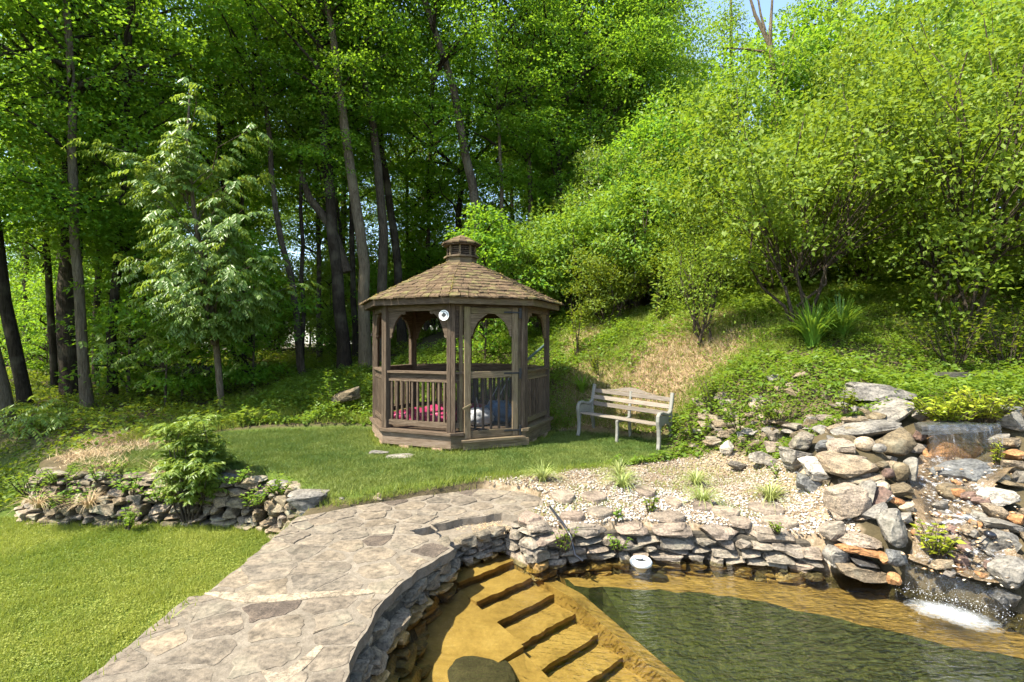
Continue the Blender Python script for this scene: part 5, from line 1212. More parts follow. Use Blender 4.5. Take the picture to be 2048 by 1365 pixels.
def woodland(name, path, w0, mat, cv, cz, lab, cat='tree', group=None, crz=0.0, cs=1.0, sides=9):
    """path: world points of the trunk from the foot up; cv: crown variant or None; cz: height of the crown's base over the foot"""
    path = [Vector(p) for p in path]; foot = path[0]; t = empty(name, foot, lab, cat, group)
    L = [0.0]
    for a, b in zip(path[:-1], path[1:]): L.append(L[-1]+(b-a).length)
    pts = []; rad = []; N_ = 14
    for i in range(N_+1):
        q = L[-1]*i/N_; j = min(int(np.searchsorted(L, q)), len(L)-1); j = max(1, j); f = (q-L[j-1])/(L[j]-L[j-1]); p = path[j-1].lerp(path[j], f)
        pts.append(p+Vector((random.gauss(0, .02), random.gauss(0, .02), 0))-foot); rad.append(w0*(1.0-.62*i/N_)*(1.35 if i == 0 else 1))
    pts[0] = pts[0]-Vector((0, 0, .3)); V, Fc = tube_np(pts, rad, sides)
    link('trunk', npmesh('trunk', V, Fc, smooth=True), mat, t, Matrix.Translation(foot))
    if cv is not None:
        zt = foot.z+cz; c = None
        for a, b in zip(path[:-1], path[1:]):
            if a.z <= zt+4 <= b.z: c = a.lerp(b, (zt+4-a.z)/(b.z-a.z))
        if c is None: c = path[-1]
        Mx = Matrix.Translation((c.x, c.y, zt)) @ Matrix.Rotation(crz, 4, 'Z') @ Matrix.Scale(cs, 4)
        link('crown', cv[0], None, t, Mx); link('branches', cv[1], None, t, Mx, kind='stuff')
    return t
def ptrunk(pts, d, top=16.0):
    P = [at(px, py, d) for (px, py) in pts]; P[0].z = min(P[0].z, gz(P[0].x, P[0].y))
    a, b = P[-2], P[-1]
    if b.z < top: s = (b-a)/(b.z-a.z); P.append(b+s*(top-b.z)*.8)
    return P
def W2(px, d): return px/F_PX*d/2
MAIN = [
 ([(692, 700), (668, 480), (650, 300), (640, 60)], 15.0, 34, 'barkdark', 0, 3.4, 'thick dark trunk left of the gazebo roof, with a broken limb'),
 ([(735, 690), (722, 480), (700, 330), (662, 60)], 14.6, 32, 'barkpale', 1, 4.5, 'tall grey trunk with a sunlit patch just left of the gazebo roof'),
 ([(758, 690), (768, 440), (738, 200), (690, 20)], 15.6, 28, 'bark', 2, 5.0, 'mottled straight trunk rising behind the gazebo roof'),
 ([(806, 690), (790, 480), (768, 330), (748, 180)], 17.5, 24, 'barkdark', 3, 5.0, 'dark trunk right of the mottled trunk behind the gazebo roof'),
 ([(975, 680), (950, 400), (905, 170), (852, 10)], 16.0, 30, 'bark', 0, 4.0, 'trunk leaning left above the gazebo cupola'),
 ([(604, 720), (605, 560), (603, 390), (600, 200)], 15.5, 12, 'barkdark', 4, 4.5, 'slim black upright trunk left of the gazebo'),
 ([(608, 720), (585, 580), (556, 450), (528, 190)], 14.8, 18, 'bark', 1, 4.8, 'slim trunk leaning left beside the slim black trunk'),
 ([(178, 830), (160, 640), (150, 480), (140, 100)], 11.8, 26, 'barkpale', 2, 4.0, 'straight brown trunk in the left wood with sunlit bark'),
 ([(150, 830), (135, 640), (142, 500), (146, 100)], 13.5, 56, 'barkdark', 3, 4.5, 'broad dark trunk behind the straight brown trunk'),
 ([(226, 830), (222, 690), (236, 560), (250, 250)], 13.0, 24, 'barkdark', 1, 4.2, 'dark trunk right of the straight brown trunk'),
 ([(4, 880), (-12, 760), (-46, 560), (-110, 200)], 10.6, 52, 'barkpale', 0, 4.2, 'broad sunlit trunk cut by the left edge'),
 ([(62, 860), (40, 760), (20, 660), (-20, 380)], 11.9, 32, 'barkdark', 2, 4.0, 'dark trunk leaning left beside the broad left-edge trunk'),
 ([(118, 830), (104, 700), (92, 500), (84, 200)], 15.0, 18, 'barkdark', 3, 4.0, 'thin dark trunk between the leaning and broad dark trunks'),
 ([(196, 820), (190, 700), (196, 560), (205, 200)], 14.5, 16, 'bark', 4, 4.0, 'thin brown trunk between two dark trunks in the left wood'),
 ([(262, 790), (258, 640), (252, 500), (240, 200)], 17.0, 14, 'barkdark', 0, 4.2, 'thin trunk left of the dark rock outcrop'),
 ([(475, 740), (455, 560), (448, 420), (430, 150)], 17.0, 14, 'barkdark', 1, 4.4, 'thin dark trunk behind the pale drooping tree'),
 ([(488, 730), (490, 580), (486, 440), (480, 200)], 18.0, 12, 'bark', 2, 4.4, 'thin brown trunk right of the thin dark trunk behind the drooping tree'),
 ([(640, 700), (638, 560), (636, 430), (630, 200)], 19.0, 14, 'bark', 3, 4.6, 'thin trunk between the slim black trunk and thick dark trunk'),
 ([(712, 690), (706, 540), (702, 330), (700, 120)], 17.5, 16, 'barkdark', 4, 4.6, 'slender dark trunk between the thick dark trunk and grey trunk'),
 ([(1062, 650), (1062, 420), (1056, 250), (1050, 60)], 18.0, 16, 'bark', 1, 4.2, 'slim trunk rising right of the cupola'),
 ([(1008, 660), (1003, 440), (998, 260), (990, 60)], 17.0, 12, 'barkpale', 2, 4.4, 'pale thin trunk between the leaning trunk and the slim right one'),
 ([(1188, 600), (1184, 380), (1178, 200), (1172, 40)], 19.0, 20, 'bark', 3, 3.6, 'brown trunk high on the wooded slope at the centre right'),
 ([(1292, 560), (1286, 320), (1276, 150), (1266, 10)], 20.0, 18, 'barkdark', 0, 3.2, 'dark trunk left of the patch of open sky'),
 ([(1120, 620), (1112, 420), (1100, 260), (1090, 60)], 21.0, 14, 'barkdark', 4, 3.6, 'thin dark trunk between the slim and the brown trunks on the slope'),
]
for i, (pts, d, w, mt, cv, cz, lab) in enumerate(MAIN):
    woodland('woodland_tree', ptrunk(pts, d), W2(w*.78, d), M[mt], WOODV[cv], cz+(1.8 if 590 < pts[0][0] < 1000 else 0.3), lab, 'tree', 'woodland trees', crz=i*1.37, cs=.78+.2*((i*37) % 10)/10)
# the diagonal broken limb leaning on the thick dark trunk
V, Fc = tube_np([at(694, 545, 15.15), at(660, 450, 15.1), at(618, 395, 15.0), at(600, 340, 15.0)], [W2(22, 14.8), W2(20, 14.8), W2(15, 14.8), W2(8, 14.8)], 8)
link('fallen_limb', npmesh('fallen_limb', V, Fc, smooth=True), M['bark'], label='broken limb leaning diagonally against the thick dark trunk', cat='limb')
# deeper wood: trees nobody can tell apart singly
rnd = random.Random(55); spots = [(p[0][0][0], 0) for p in MAIN]; placed = []
def free(x, y, dmin): return all(math.hypot(x-a, y-b) > dmin for a, b in placed)
tr_ = 0
while len(placed) < 50 and tr_ < 4000:
    tr_ += 1; y = rnd.uniform(18, 38); x = rnd.uniform(-.95*y, .45*y)
    if not free(x, y, 2.6): continue
    if .36 < x/y < .52: continue
    placed.append((x, y)); z = gz(x, y); lean = rnd.gauss(0, .5)
    woodland('woodland_tree', [(x, y, z), (x+lean*.3, y, z+5), (x+lean, y, z+10), (x+lean*1.3, y, z+16)], rnd.uniform(.07, .17), M[rnd.choice(('bark', 'barkdark', 'barkdark'))], WOODV[rnd.randrange(5)], rnd.uniform(2.4, 4.5),
             'unseen tree left of the frame, placed to shade the wood floor', 'tree', 'trees deep in the wood', crz=rnd.random()*6, cs=rnd.uniform(.85, 1.15), sides=7)
for (x, y) in ((13.2, 21.0), (6.0, 21.5), (10.4, 25.0)):
    z = gz(x, y); woodland('woodland_tree', [(x, y, z), (x, y, z+5), (x+.3, y, z+10), (x+.3, y, z+14)], .14, M['bark'], WOODV[3], .6, {13.2: 'bright leafy tree right of the patch of open sky', 6.0: 'bright leafy tree left of the patch of open sky', 10.4: 'far leafy tree behind the patch of open sky'}[x], 'tree', 'woodland trees', crz=x, cs=.95)
# unseen trees placed outside the frame on the left to shade the wood's floor
for (x, y) in ((-16.5, 13.5), (-13.2, 7.4), (-16.0, 9.2)):
    z = gz(x, y); woodland('woodland_tree', [(x, y, z), (x, y, z+6), (x+.3, y, z+11), (x+.3, y, z+16)], .2, M['bark'], WOODV[rnd.randrange(5)], 3.0, 'unseen tree left of the frame, placed to shade the wood floor', 'tree', 'trees deep in the wood', crz=rnd.random()*6, cs=.72)
# saplings and understorey
def sapling(x, y, lab, sc=1.0, v=None, grp='saplings under the trees'):
    z = gz(x, y); v = rnd.randrange(3) if v is None else v; t = empty('sapling', (x, y, z), lab, 'sapling', grp)
    V, Fc = tube_np([(0, 0, -.1), (.05, 0, 1.5*sc), (0, .05, 3.6*sc)], [.035*sc, .025*sc, .01*sc], 6); link('trunk', npmesh('trunk', V, Fc, smooth=True), M['bark'], t, Matrix.Translation((x, y, z)))
    Mx = Matrix.Translation((x, y, z+.5*sc)) @ Matrix.Rotation(rnd.random()*6, 4, 'Z') @ Matrix.Scale(sc, 4); link('crown', SAPV[v][0], None, t, Mx); link('branches', SAPV[v][1], None, t, Mx, kind='stuff')
for (x, y, sc) in ((-8.0, 12.4, .9), (-9.6, 12.8, 1.1), (-6.8, 13.4, 1.0)): sapling(x, y, 'leafy sapling growing in the shade between the trunks', sc)
k = 0
while k < 26:
    y = rnd.uniform(13.5, 24); x = rnd.uniform(-1.0*y, .25*y)
    if -.45 < x/y < -.12 and y < 17.5: continue
    sapling(x, y, 'leafy sapling growing in the shade between the trunks', rnd.uniform(.45, 1.0)); k += 1

# pinnate fronds -------------------------------------------------------
def fronds(P0, D, L, npair, ll, lw, droop, rng, hang=.35):
    n = len(P0); D = D/np.linalg.norm(D, axis=1, keepdims=True); L = np.broadcast_to(np.asarray(L, float), (n,))
    t = np.tile(np.repeat(np.linspace(.18, 1.0, npair), 2), n); fi = np.repeat(np.arange(n), npair*2); sgn = np.tile(np.tile([1.0, -1.0], npair), n)
    P = P0[fi]+D[fi]*(L[fi]*t)[:, None]; P[:, 2] -= droop*L[fi]*t**2
    T = D[fi].copy(); T[:, 2] -= 2*droop*t; T /= np.linalg.norm(T, axis=1, keepdims=True)
    S = np.cross(T, np.array([[0, 0, 1.0]])); S /= np.linalg.norm(S, axis=1, keepdims=True)+1e-9
    LD = S*sgn[:, None]*.85+T*.55+np.array([[0, 0, -hang]])+rng.normal(0, .14, (len(P), 3)); N = np.cross(S, T)+rng.normal(0, .2, (len(P), 3))
    sz = (1-.45*np.abs(t-.5))*rng.uniform(.85, 1.15, len(P))
    return leaf_quads(P, LD, N, ll*sz, lw*sz, .1, rng)

# the pale tree with drooping leaves, left of the gazebo ----------------
rng = np.random.default_rng(71)
dt = empty('drooping_tree', at(446, 765, 11.4), 'young tree with pale drooping feathery leaves left of the gazebo', 'tree')
foot = at(446, 765, 11.4); foot.z = gz(foot.x, foot.y)
tp = [foot-Vector((0, 0, .2)), at(428, 640, 11.4), at(408, 560, 11.3), at(388, 420, 11.2), at(374, 300, 11.1), at(380, 170, 11.1)]
parts = [tube_np(tp, [.075, .06, .055, .045, .032, .012], 8)]; FC = []; FD = []
for i in range(64):
    u = rng.random(); py = 235+(690-235)*u**.85; a = rng.random()*2*PI
    base = at(380+(py-170)*.10 if py > 300 else 376, min(py+120, 690), 11.2); reach = (1.25+.55*math.sin(min(1.0, u*.8+.22)*PI*.9))*rng.uniform(.15, 1.15)
    tip = Vector((base.x+math.cos(a)*reach, base.y+math.sin(a)*reach*.8, base.z+.3+.55*reach+rng.uniform(-.35, .45)))
    parts.append(limb(base, tip, .014, .004, rng, .12))
    for q in range(26):
        f = rng.uniform(.25, 1.08); p = base.lerp(tip, f); FC.append((p.x+rng.normal(0, .12), p.y+rng.normal(0, .12), p.z+.12*math.sin(f*3)+rng.normal(0, .05))); b = a+rng.normal(0, 1.0); FD.append((math.cos(b), math.sin(b), rng.uniform(-.3, .35)))
V, Fc, _ = merge([(p[0], p[1]) for p in parts]); link('trunk', npmesh('trunk', V, Fc, smooth=True), M['barkpale'], dt)
V, Fc, R_ = fronds(np.array(FC), np.array(FD), rng.uniform(.26, .40, len(FC)), 6, .14, .052, .42, rng, .6); link('crown', npmesh('crown', V, Fc, R_), M['leaf_pale'], dt)
# a low dark spray of the same kind near the ground, left of it
for (px, py, d, sx, nn_, lab) in ((330, 690, 11.8, 1.5, 130, 'low feathery-leaved sapling in shade left of the drooping tree'), (60, 830, 9.9, .7, 60, 'small feathery-leaved sapling before the left-edge trunk')):
    c = at(px, py, d); z0 = gz(c.x, c.y); t = empty('feathery_sapling', (c.x, c.y, z0), lab, 'sapling')
    ps_ = [tube_np([(c.x, c.y, z0-.1), (c.x+.05, c.y, c.z)], [.03, .012], 6)]
    FC = np.stack([c.x+rng.normal(0, sx*.45, nn_), c.y+rng.normal(0, sx*.4, nn_), c.z+rng.normal(0, sx*.22, nn_)], 1); a = rng.random(nn_)*2*PI; FD = np.stack([np.cos(a), np.sin(a), rng.uniform(-.3, .3, nn_)], 1)
    for q in range(0, nn_, 10): ps_.append(limb((c.x, c.y, z0+(c.z-z0)*.6), FC[q], .01, .003, rng))
    V, Fc, _ = merge([(p[0], p[1]) for p in ps_]); link('trunk', npmesh('trunk', V, Fc), M['bark'], t)
    V, Fc, R_ = fronds(FC, FD, rng.uniform(.3, .45, nn_), 7, .12, .04, .35, rng, .4); link('crown', npmesh('crown', V, Fc, R_), M['leaf_sumac'], t)

# fan-shaped shrub trees on the right bank -------------------------------
def fan_variant(seed, h, rad, nclump, nper, Ln, Wd, mat, stems=6, low=.22, crad=(.3, .55), spread=1.0):
    rng = np.random.default_rng(seed); C = []; Rr = []
    while len(C) < nclump:
        v = rvec(1, rng)[0]; v = v*rng.random()**.42*(.72+.75*float(vnoise(np.array([math.atan2(v[1], v[0])*1.3+9]), np.array([v[2]*2.2]), 1.0, seed+3)[0])); p = np.array((v[0]*rad, v[1]*rad*.8, h*(.56+.46*v[2])))
        if p[2] < h*low and rng.random() < .8: continue
        if math.hypot(p[0], p[1]) > rad*(.50+.85*(p[2]/h)): continue
        if vnoise(np.array([p[0]*.9+seed]), np.array([p[2]*.9+p[1]*.5]), 1.0, seed)[0] < .40: continue
        C.append(p); Rr.append(rng.uniform(*crad))
    C = np.array(C); Rr = np.array(Rr); n = nclump*nper; ci = np.repeat(np.arange(nclump), nper)
    off = rng.normal(0, .5, (n, 3))*Rr[ci][:, None]*np.array((1, 1, .75)); P = C[ci]+off
    outd = P-np.array((0, 0, h*.4)); outd /= np.linalg.norm(outd, axis=1, keepdims=True)
    D = off/(np.linalg.norm(off, axis=1, keepdims=True)+1e-6)*.7+rng.normal(0, .6, (n, 3))+np.array((0, 0, .1)); N = np.array((0, 0, .8))+outd*.5+rng.normal(0, .45, (n, 3)); s = rng.uniform(.7, 1.25, n)
    V, Fc, R_ = leaf_quads(P, D, N, Ln*s, Wd*s, .15, rng); lm = npmesh('crown', V, Fc, R_); lm.materials.append(mat)
    parts = []; tips = []
    for k in range(stems):
        a = 2*PI*k/stems+rng.uniform(-.3, .3); r = rad*spread*rng.uniform(.25, .6); b0 = (.06*math.cos(a), .06*math.sin(a), -.15)
        tip = (r*math.cos(a), r*math.sin(a)*.8, h*rng.uniform(.55, .85)); parts.append(limb(b0, tip, .034, .010, rng, -.05, 7, 6)); tips.append((b0, tip))
    for i in range(0, nclump, 3):
        j = int(np.argmin([math.hypot(C[i][0]-t[1][0], C[i][1]-t[1][1]) for t in tips])); b0, tip = tips[j]; f = min(1, max(.3, (C[i][2]-.25*h)/h)); q = Vector(b0).lerp(Vector(tip), f); parts.append(limb(q, C[i], .014, .004, rng, .05, 4, 3))
    V, Fc, _ = merge([(p[0], p[1]) for p in parts]); tm = npmesh('stems', V, Fc, smooth=True)
    return lm, tm
FANV = [fan_variant(301, 4.6, 2.8, 300, 62, .098, .062, M['leaf_shrub'], 6, .0, (.22, .42)), fan_variant(302, 5.4, 3.2, 350, 62, .10, .062, M['leaf_shrub'], 7, .0, (.22, .42)),
        fan_variant(303, 6.5, 3.0, 330, 62, .14, .07, M['leaf_bright'], 6, .05, (.3, .5)), fan_variant(304, 3.2, 1.9, 170, 60, .12, .06, M['leaf_bright'], 7, .0, (.22, .4)), fan_variant(305, 2.4, .8, 90, 45, .06, .035, M['leaf_shrub'], 4, .1)]
FANV += [fan_variant(306, 6.5, 2.8, 300, 60, .12, .075, M['leaf_maple'], 6, .05, (.25, .5)), fan_variant(307, 2.6, 1.7, 150, 60, .09, .05, M['leaf_weed'], 7, .0, (.2, .36)), fan_variant(308, 6.0, 2.6, 280, 60, .12, .045, M['leaf_pale'], 6, .03, (.25, .45))]
for lm, tm in FANV: tm.materials.append(M['bark'])
def fan(x, y, v, lab, sc=1.0, rz=0.0, grp=None, name='shrub_tree', zoff=0.0, cat='tree', sz=1.0):
    z = gz(x, y)+zoff; t = empty(name, (x, y, z), lab, cat, grp); Mx = Matrix.Translation((x, y, z)) @ Matrix.Rotation(rz, 4, 'Z') @ Matrix.Diagonal((sc, sc, sc*sz, 1)); link('trunk', FANV[v][1], None, t, Mx); link('crown', FANV[v][0], None, t, Mx); return t
fan(5.55, 9.9, 0, 'many-stemmed spreading shrub tree behind the daylilies', 1.0, .3)
fan(8.45, 9.5, 1, 'larger many-stemmed shrub tree at the right above the waterfall', 1.0, 1.1)
fan(3.82, 10.3, 4, 'small slim shrub tree on the dry grassy bank behind the bench', 1.0, .3)
HILL = [(3.3, 13.8, 3, 1.05), (5.2, 14.2, 6, 1.3), (1.9, 14.4, 3, .95), (7.4, 14.0, 3, 1.25), (4.2, 16.2, 5, .9), (7.0, 15.6, 2, 1.0), (9.6, 14.6, 7, 1.05), (12.2, 12.8, 2, 1.05), (6.6, 12.9, 6, 1.0), (10.6, 12.4, 3, 1.2), (13.6, 10.2, 5, 1.05), (8.8, 17.8, 5, 1.25), (12.6, 16.8, 2, 1.3), (15.8, 14, 7, 1.25), (15.4, 19, 2, 1.4), (12.2, 7.8, 0, 1.0), (2.9, 16.0, 7, .85), (.6, 15.2, 3, 1.0), (18, 17, 5, 1.4), (4.4, 12.6, 6, .8), (8.4, 12.3, 6, .9), (2.4, 12.9, 6, .75), (10.0, 10.9, 6, .8), (11.2, 8.9, 6, .9), (12.0, 6.4, 6, 1.0)]
for i, (x, y, v, s) in enumerate(HILL): fan(x, y, v, 'bright green bush in the mass of foliage covering the slope', s, i*1.9, 'bushes covering the slope', 'hillside_bush', cat='bush')
rnd = random.Random(66)
for i in range(20): x, y = -46+2.6*i+rnd.uniform(-1, 1), rnd.uniform(41, 50); fan(x, y, 2, 'far sunlit bush beyond the wood seen between the trunks', rnd.uniform(1.0, 1.5), i*1.3, 'far sunlit bushes', 'far_bush', cat='bush')
for i in range(18): x, y = -27+1.65*i+rnd.uniform(-.6, .6), rnd.uniform(24, 33); fan(x, y, (3, 5, 6)[i % 3], 'far sunlit bush beyond the wood seen between the trunks', (1.5, .75, 1.7)[i % 3], i*1.7, 'far sunlit bushes', 'far_bush', cat='bush')
# the half-bare tree in front of the sky patch
p = at(1560, 420, 15.5); t = empty('bare_topped_tree', (p.x, p.y, gz(p.x, p.y)), 'half-bare forked tree against the patch of open sky', 'tree'); rng = np.random.default_rng(5); P_ = [Vector((p.x, p.y, gz(p.x, p.y)))]+[at(px, py, 15.5) for (px, py) in ((1562, 300), (1540, 90), (1510, 30), (1490, -40))]
ps_ = [tube_np(P_, [.16, .12, .08, .05, .02], 8), limb(at(1540, 90, 15.5), at(1548, -30, 15.5), .06, .02, rng), limb(at(1536, 105, 15.5), at(1452, 96, 15.5), .05, .012, rng, .05), limb(at(1530, 60, 15.5), at(1500, -40, 15.5), .04, .015, rng), limb(at(1556, 200, 15.5), at(1590, 60, 15.5), .05, .012, rng)]
V, Fc, _ = merge([(q[0], q[1]) for q in ps_]); link('trunk', npmesh('trunk', V, Fc, smooth=True), M['barkpale'], t)
C = np.array([tuple(at(px, py, 15.5)) for (px, py) in ((1470, 90), (1500, 130), (1560, 120), (1585, 70), (1600, 150), (1530, 190), (1570, 250), (1490, 180), (1540, 260), (1520, 320), (1580, 330))]); C = np.concatenate([C+rng.normal(0, .25, C.shape) for _ in range(4)])
V, Fc, R_ = sprays(C, np.full(len(C), .5), 45, .11, .07, rng); link('crown', npmesh('crown', V, Fc, R_), M['leaf_bright'], t)

# ------------------------------------------------------------------ ground cover
def blades(x, y, z, h, w, lean, rng):
    n = len(x); a = rng.random(n)*2*PI; b = rng.random(n)*2*PI; l_ = np.abs(rng.normal(0, lean, n))*h
    P = np.stack([x, y, z], 1); s = np.stack([np.cos(a), np.sin(a), np.zeros(n)], 1)*(w*.5)[:, None]; tip = P+np.stack([np.cos(b)*l_, np.sin(b)*l_, h], 1)
    V = np.stack([P-s, P+s, tip], 1).reshape(-1, 3); return V, np.arange(3*n).reshape(-1, 3), rng.random(n)
rng = np.random.default_rng(91)
# low lawn: short grass and clover
n_ = 400000; y = 2.3+4.9*rng.random(n_)**1.2; x = rng.uniform(-8.8, -2.3, n_); k = (lower_mask(x, y) > .6) & (x > -y*1.06-1.8) & ~inpoly(x, y, WALK); x, y = x[k], y[k]
tn = vnoise(x, y, .9, 12)*.5+vnoise(x, y, 2.6, 13)*.3+vnoise(x, y, 9, 16)*.2; tn = np.clip((tn-.5)*1.7+.5, 0, 1); z = ground_z(x, y)-.004
V1 = blades(x, y, z, rng.uniform(.02, .055, len(x))*(.55+.9*vnoise(x, y, 7, 45)), np.full(len(x), .0065), .7, rng); R1 = np.clip(tn*1.15-.1+rng.normal(0, .22, len(x)), 0, 1)
k2 = rng.random(len(x)) < .22; P = np.stack([x[k2], y[k2], z[k2]+rng.uniform(.012, .035, k2.sum())], 1); q = len(P); a = rng.random(q)*2*PI
L2 = leaf_quads(P, np.stack([np.cos(a), np.sin(a), rng.normal(0, .25, q)], 1), np.array((0, 0, 1.0))+rng.normal(0, .35, (q, 3)), rng.uniform(.012, .024, q), .014, .1, rng)
V, Fc, R_ = merge([(V1[0], V1[1], R1), (L2[0], L2[1], np.clip(np.repeat(tn[k2], 2)*1.0+.15+rng.normal(0, .1, 2*q), 0, 1))])
link('lawn_grass', npmesh('lawn_grass', V, Fc, R_), M['grass_low'], label='sunny yellow-green clover lawn left of the walk', cat='lawn', kind='stuff')
# short turf round the gazebo
n_ = 420000; x = rng.uniform(-7.2, 2.8, n_); y = rng.uniform(5.9, 10.6, n_); dg = np.hypot(x-G.x, y-G.y); ed_ = segdist(x, y, TURF, True); k = inpoly(x, y, TURF) & (dg > 1.5) & (rng.random(n_) < .2+.8*sstep(0, .35, ed_+.2*(vnoise(x, y, 3, 8)-.5)))
x, y = x[k], y[k]; z = ground_z(x, y)-.004; tn = vnoise(x, y, .8, 14)*.55+vnoise(x, y, 4, 15)*.45
V, Fc, R_ = blades(x, y, z, rng.uniform(.02, .05, len(x))*(.6+.9*vnoise(x, y, 6, 44)), np.full(len(x), .010), .8, rng); R_ = np.clip(tn*1.7-.4+rng.normal(0, .25, len(x))+.35*(1-sstep(6.2, 7.6, y)), 0, 1)
link('turf', npmesh('turf', V, Fc, R_), M['grass_turf'], label='short dense green turf around the gazebo', cat='turf', kind='stuff')
# longer grass left standing along edges
X = []; Y = []; Zo = []
for (pth, cnt, sp_) in (([(-2.36, 3.0), (-2.37, 5.5)], 2600, .035), (WALL_BASE[2:], 1500, .06), ([(-2.3, 5.98), (-1.8, 6.06), (-1.1, 6.4), (-.42, 6.72), (.2, 6.92), (1.5, 7.42)], 2600, .05)):
    rs = resample(pth)
    for _ in range(cnt):
        p, tg = path_at(rs, rng.random()*rs[1][-1]); X.append(p.x+rng.normal(0, sp_)); Y.append(p.y+rng.normal(0, sp_))
for _ in range(3000):
    a = rng.random()*2*PI; r = 1.76/math.cos(((a+PI/8+PI/2-PI/8) % (PI/4))-PI/8)*math.cos(PI/8)+abs(rng.normal(0, .05)); X.append(G.x+r*math.cos(a)); Y.append(G.y+r*math.sin(a))
X = np.array(X); Y = np.array(Y); k = ~inpoly(X, Y, WALK) | (rng.random(len(X)) < .05); X, Y = X[k], Y[k]; zz = np.where(inpoly(X, Y, WALK), -.124, ground_z(X, Y))
V, Fc, R_ = blades(X, Y, zz, rng.uniform(.04, .12, len(X)), np.full(len(X), .007), .6, rng); link('edge_grass', npmesh('edge_grass', V, Fc, R_), M['grass_low'], label='longer grass standing along the paving and wall edges', cat='grass', kind='stuff')
# weeds: leaf masses on banks and woodland floor
def weeds(x, y, hmax, Ln, Wd, rng, per=1):
    z = ground_z(x, y); n = len(x); cl = vnoise(x, y, 1.6, 20)*.6+vnoise(x, y, 5, 21)*.4; h = hmax*np.clip(cl*1.7-.35, .05, 1)*rng.random(n)**.7
    P = np.stack([x, y, z+h], 1); a = rng.random(n)*2*PI; D = np.stack([np.cos(a), np.sin(a), rng.normal(-.1, .35, n)], 1); N = np.array((0, 0, 1.0))+rng.normal(0, .4, (n, 3)); s = rng.uniform(.6, 1.3, n)
    return leaf_quads(P, D, N, Ln*s, Wd*s, .15, rng)
def dryness(x, y):
    d = np.zeros(len(x))
    for (a, b, r) in DRY: d = np.maximum(d, 1-sstep(.5*r, 1.2*r, np.hypot(x-a, y-b)))
    return d
def nogo(x, y):
    return inpoly(x, y, TURF) | inpoly(x, y, POOL) | inpoly(x, y, WALK) | inpoly(x, y, GRAVEL) | ((lower_mask(x, y) > .5) & (x > -7.2)) | (np.hypot(x-G.x, y-G.y) < 1.85) | (segdist(x, y, [(p[0], p[1]) for p in STREAM]) < .5) | ((y < 6.6) & (x > -2.5) & (x < 7.2))
n_ = 160000; y = rng.uniform(6.6, 13.5, n_); x = rng.uniform(1.0, 13, n_); k = ~nogo(x, y) & (rng.random(n_) > .80*dryness(x, y)) & (x < y*1.5); x, y = x[k], y[k]
V, Fc, R_ = weeds(x, y, .30, .055, .032, rng); link('bank_weeds', npmesh('bank_weeds', V, Fc, R_), M['leaf_bright'], label='low creeping weeds covering the right bank', cat='weeds', kind='stuff')
n_ = 60000; y = rng.uniform(10.2, 16, n_); x = rng.uniform(-6.0, 2.5, n_); k = ~nogo(x, y) & (rng.random(n_) > .8*dryness(x, y)); x, y = x[k], y[k]
V, Fc, R_ = weeds(x, y, .45, .075, .04, rng); link('bank_weeds', npmesh('bank_weeds', V, Fc, R_), M['leaf_bright'], label='sunlit tall weeds on the bank behind the gazebo', cat='weeds', kind='stuff')
n_ = 90000; y = rng.uniform(6.8, 22, n_); x = rng.uniform(-18, -3.2, n_); k = ~nogo(x, y) & (rng.random(n_) > .85*dryness(x, y)) & (x > -y*1.08) & (y > np.interp(x, [-12, -7.5, -6.9, -6, -3.2], [6.8, 7.3, 8.7, 9.9, 10.8])); x, y = x[k], y[k]
V, Fc, R_ = weeds(x, y, .42, .085, .05, rng); link('forest_undergrowth', npmesh('forest_undergrowth', V, Fc, R_), M['leaf_weed'], label='leafy undergrowth on the shaded woodland floor', cat='undergrowth', kind='stuff')
n_ = 16000; y = rng.uniform(6.8, 13.5, n_); x = rng.uniform(1.0, 11, n_); k = ~nogo(x, y) & (vnoise(x, y, 1.1, 71) > .45) & (x < y*1.06); x, y = x[k], y[k]
V, Fc, R_ = weeds(x, y, .42, .10, .06, rng); link('bank_weeds', npmesh('bank_weeds', V, Fc, R_), M['leaf_bright'], label='scattered larger-leaved weeds standing above the creeping cover of the right bank', cat='weeds', kind='stuff')
# long grass between turf and wood, and on the bank
n_ = 110000; y = rng.uniform(9, 13.5, n_); x = rng.uniform(-7, 9, n_); k = ~nogo(x, y) & (rng.random(n_) < .25+.75*sstep(.4, .6, vnoise(x, y, 1.2, 30))); x, y = x[k], y[k]
V, Fc, R_ = blades(x, y, ground_z(x, y), rng.uniform(.08, .24, len(x)), np.full(len(x), .009), .6, rng); link('long_grass', npmesh('long_grass', V, Fc, R_), M['grass_low'], label='rough long grass on the sunny bank', cat='grass', kind='stuff')
# dry straw
X = []; Y = []
for (a, b, r) in DRY:
    q = int(4200*r*r); X.append(rng.normal(a, .48*r, q)); Y.append(rng.normal(b, .42*r, q))
X = np.concatenate(X); Y = np.concatenate(Y); k = ~nogo(X, Y) | ((Y < 9.6) & (X < -5) & ~inpoly(X, Y, WALK)); X, Y = X[k], Y[k]
V, Fc, R_ = blades(X, Y, ground_z(X, Y), rng.uniform(.03, .13, len(X)), np.full(len(X), .010), 1.8, rng); link('dry_straw', npmesh('dry_straw', V, Fc, R_), M['straw'], label='dry tan straw lying on the bank', cat='straw', kind='stuff')
X = rng.normal(-.22, .16, 500); Y = rng.normal(5.48, .07, 500); V, Fc, R_ = blades(X, Y, np.full(500, -.203), rng.uniform(.003, .02, 500), np.full(500, .006), 5, rng); link('leaf_litter', npmesh('leaf_litter', V, Fc, R_), M['straw'], label='dry litter lying on the sunken ledge', cat='litter', kind='stuff')
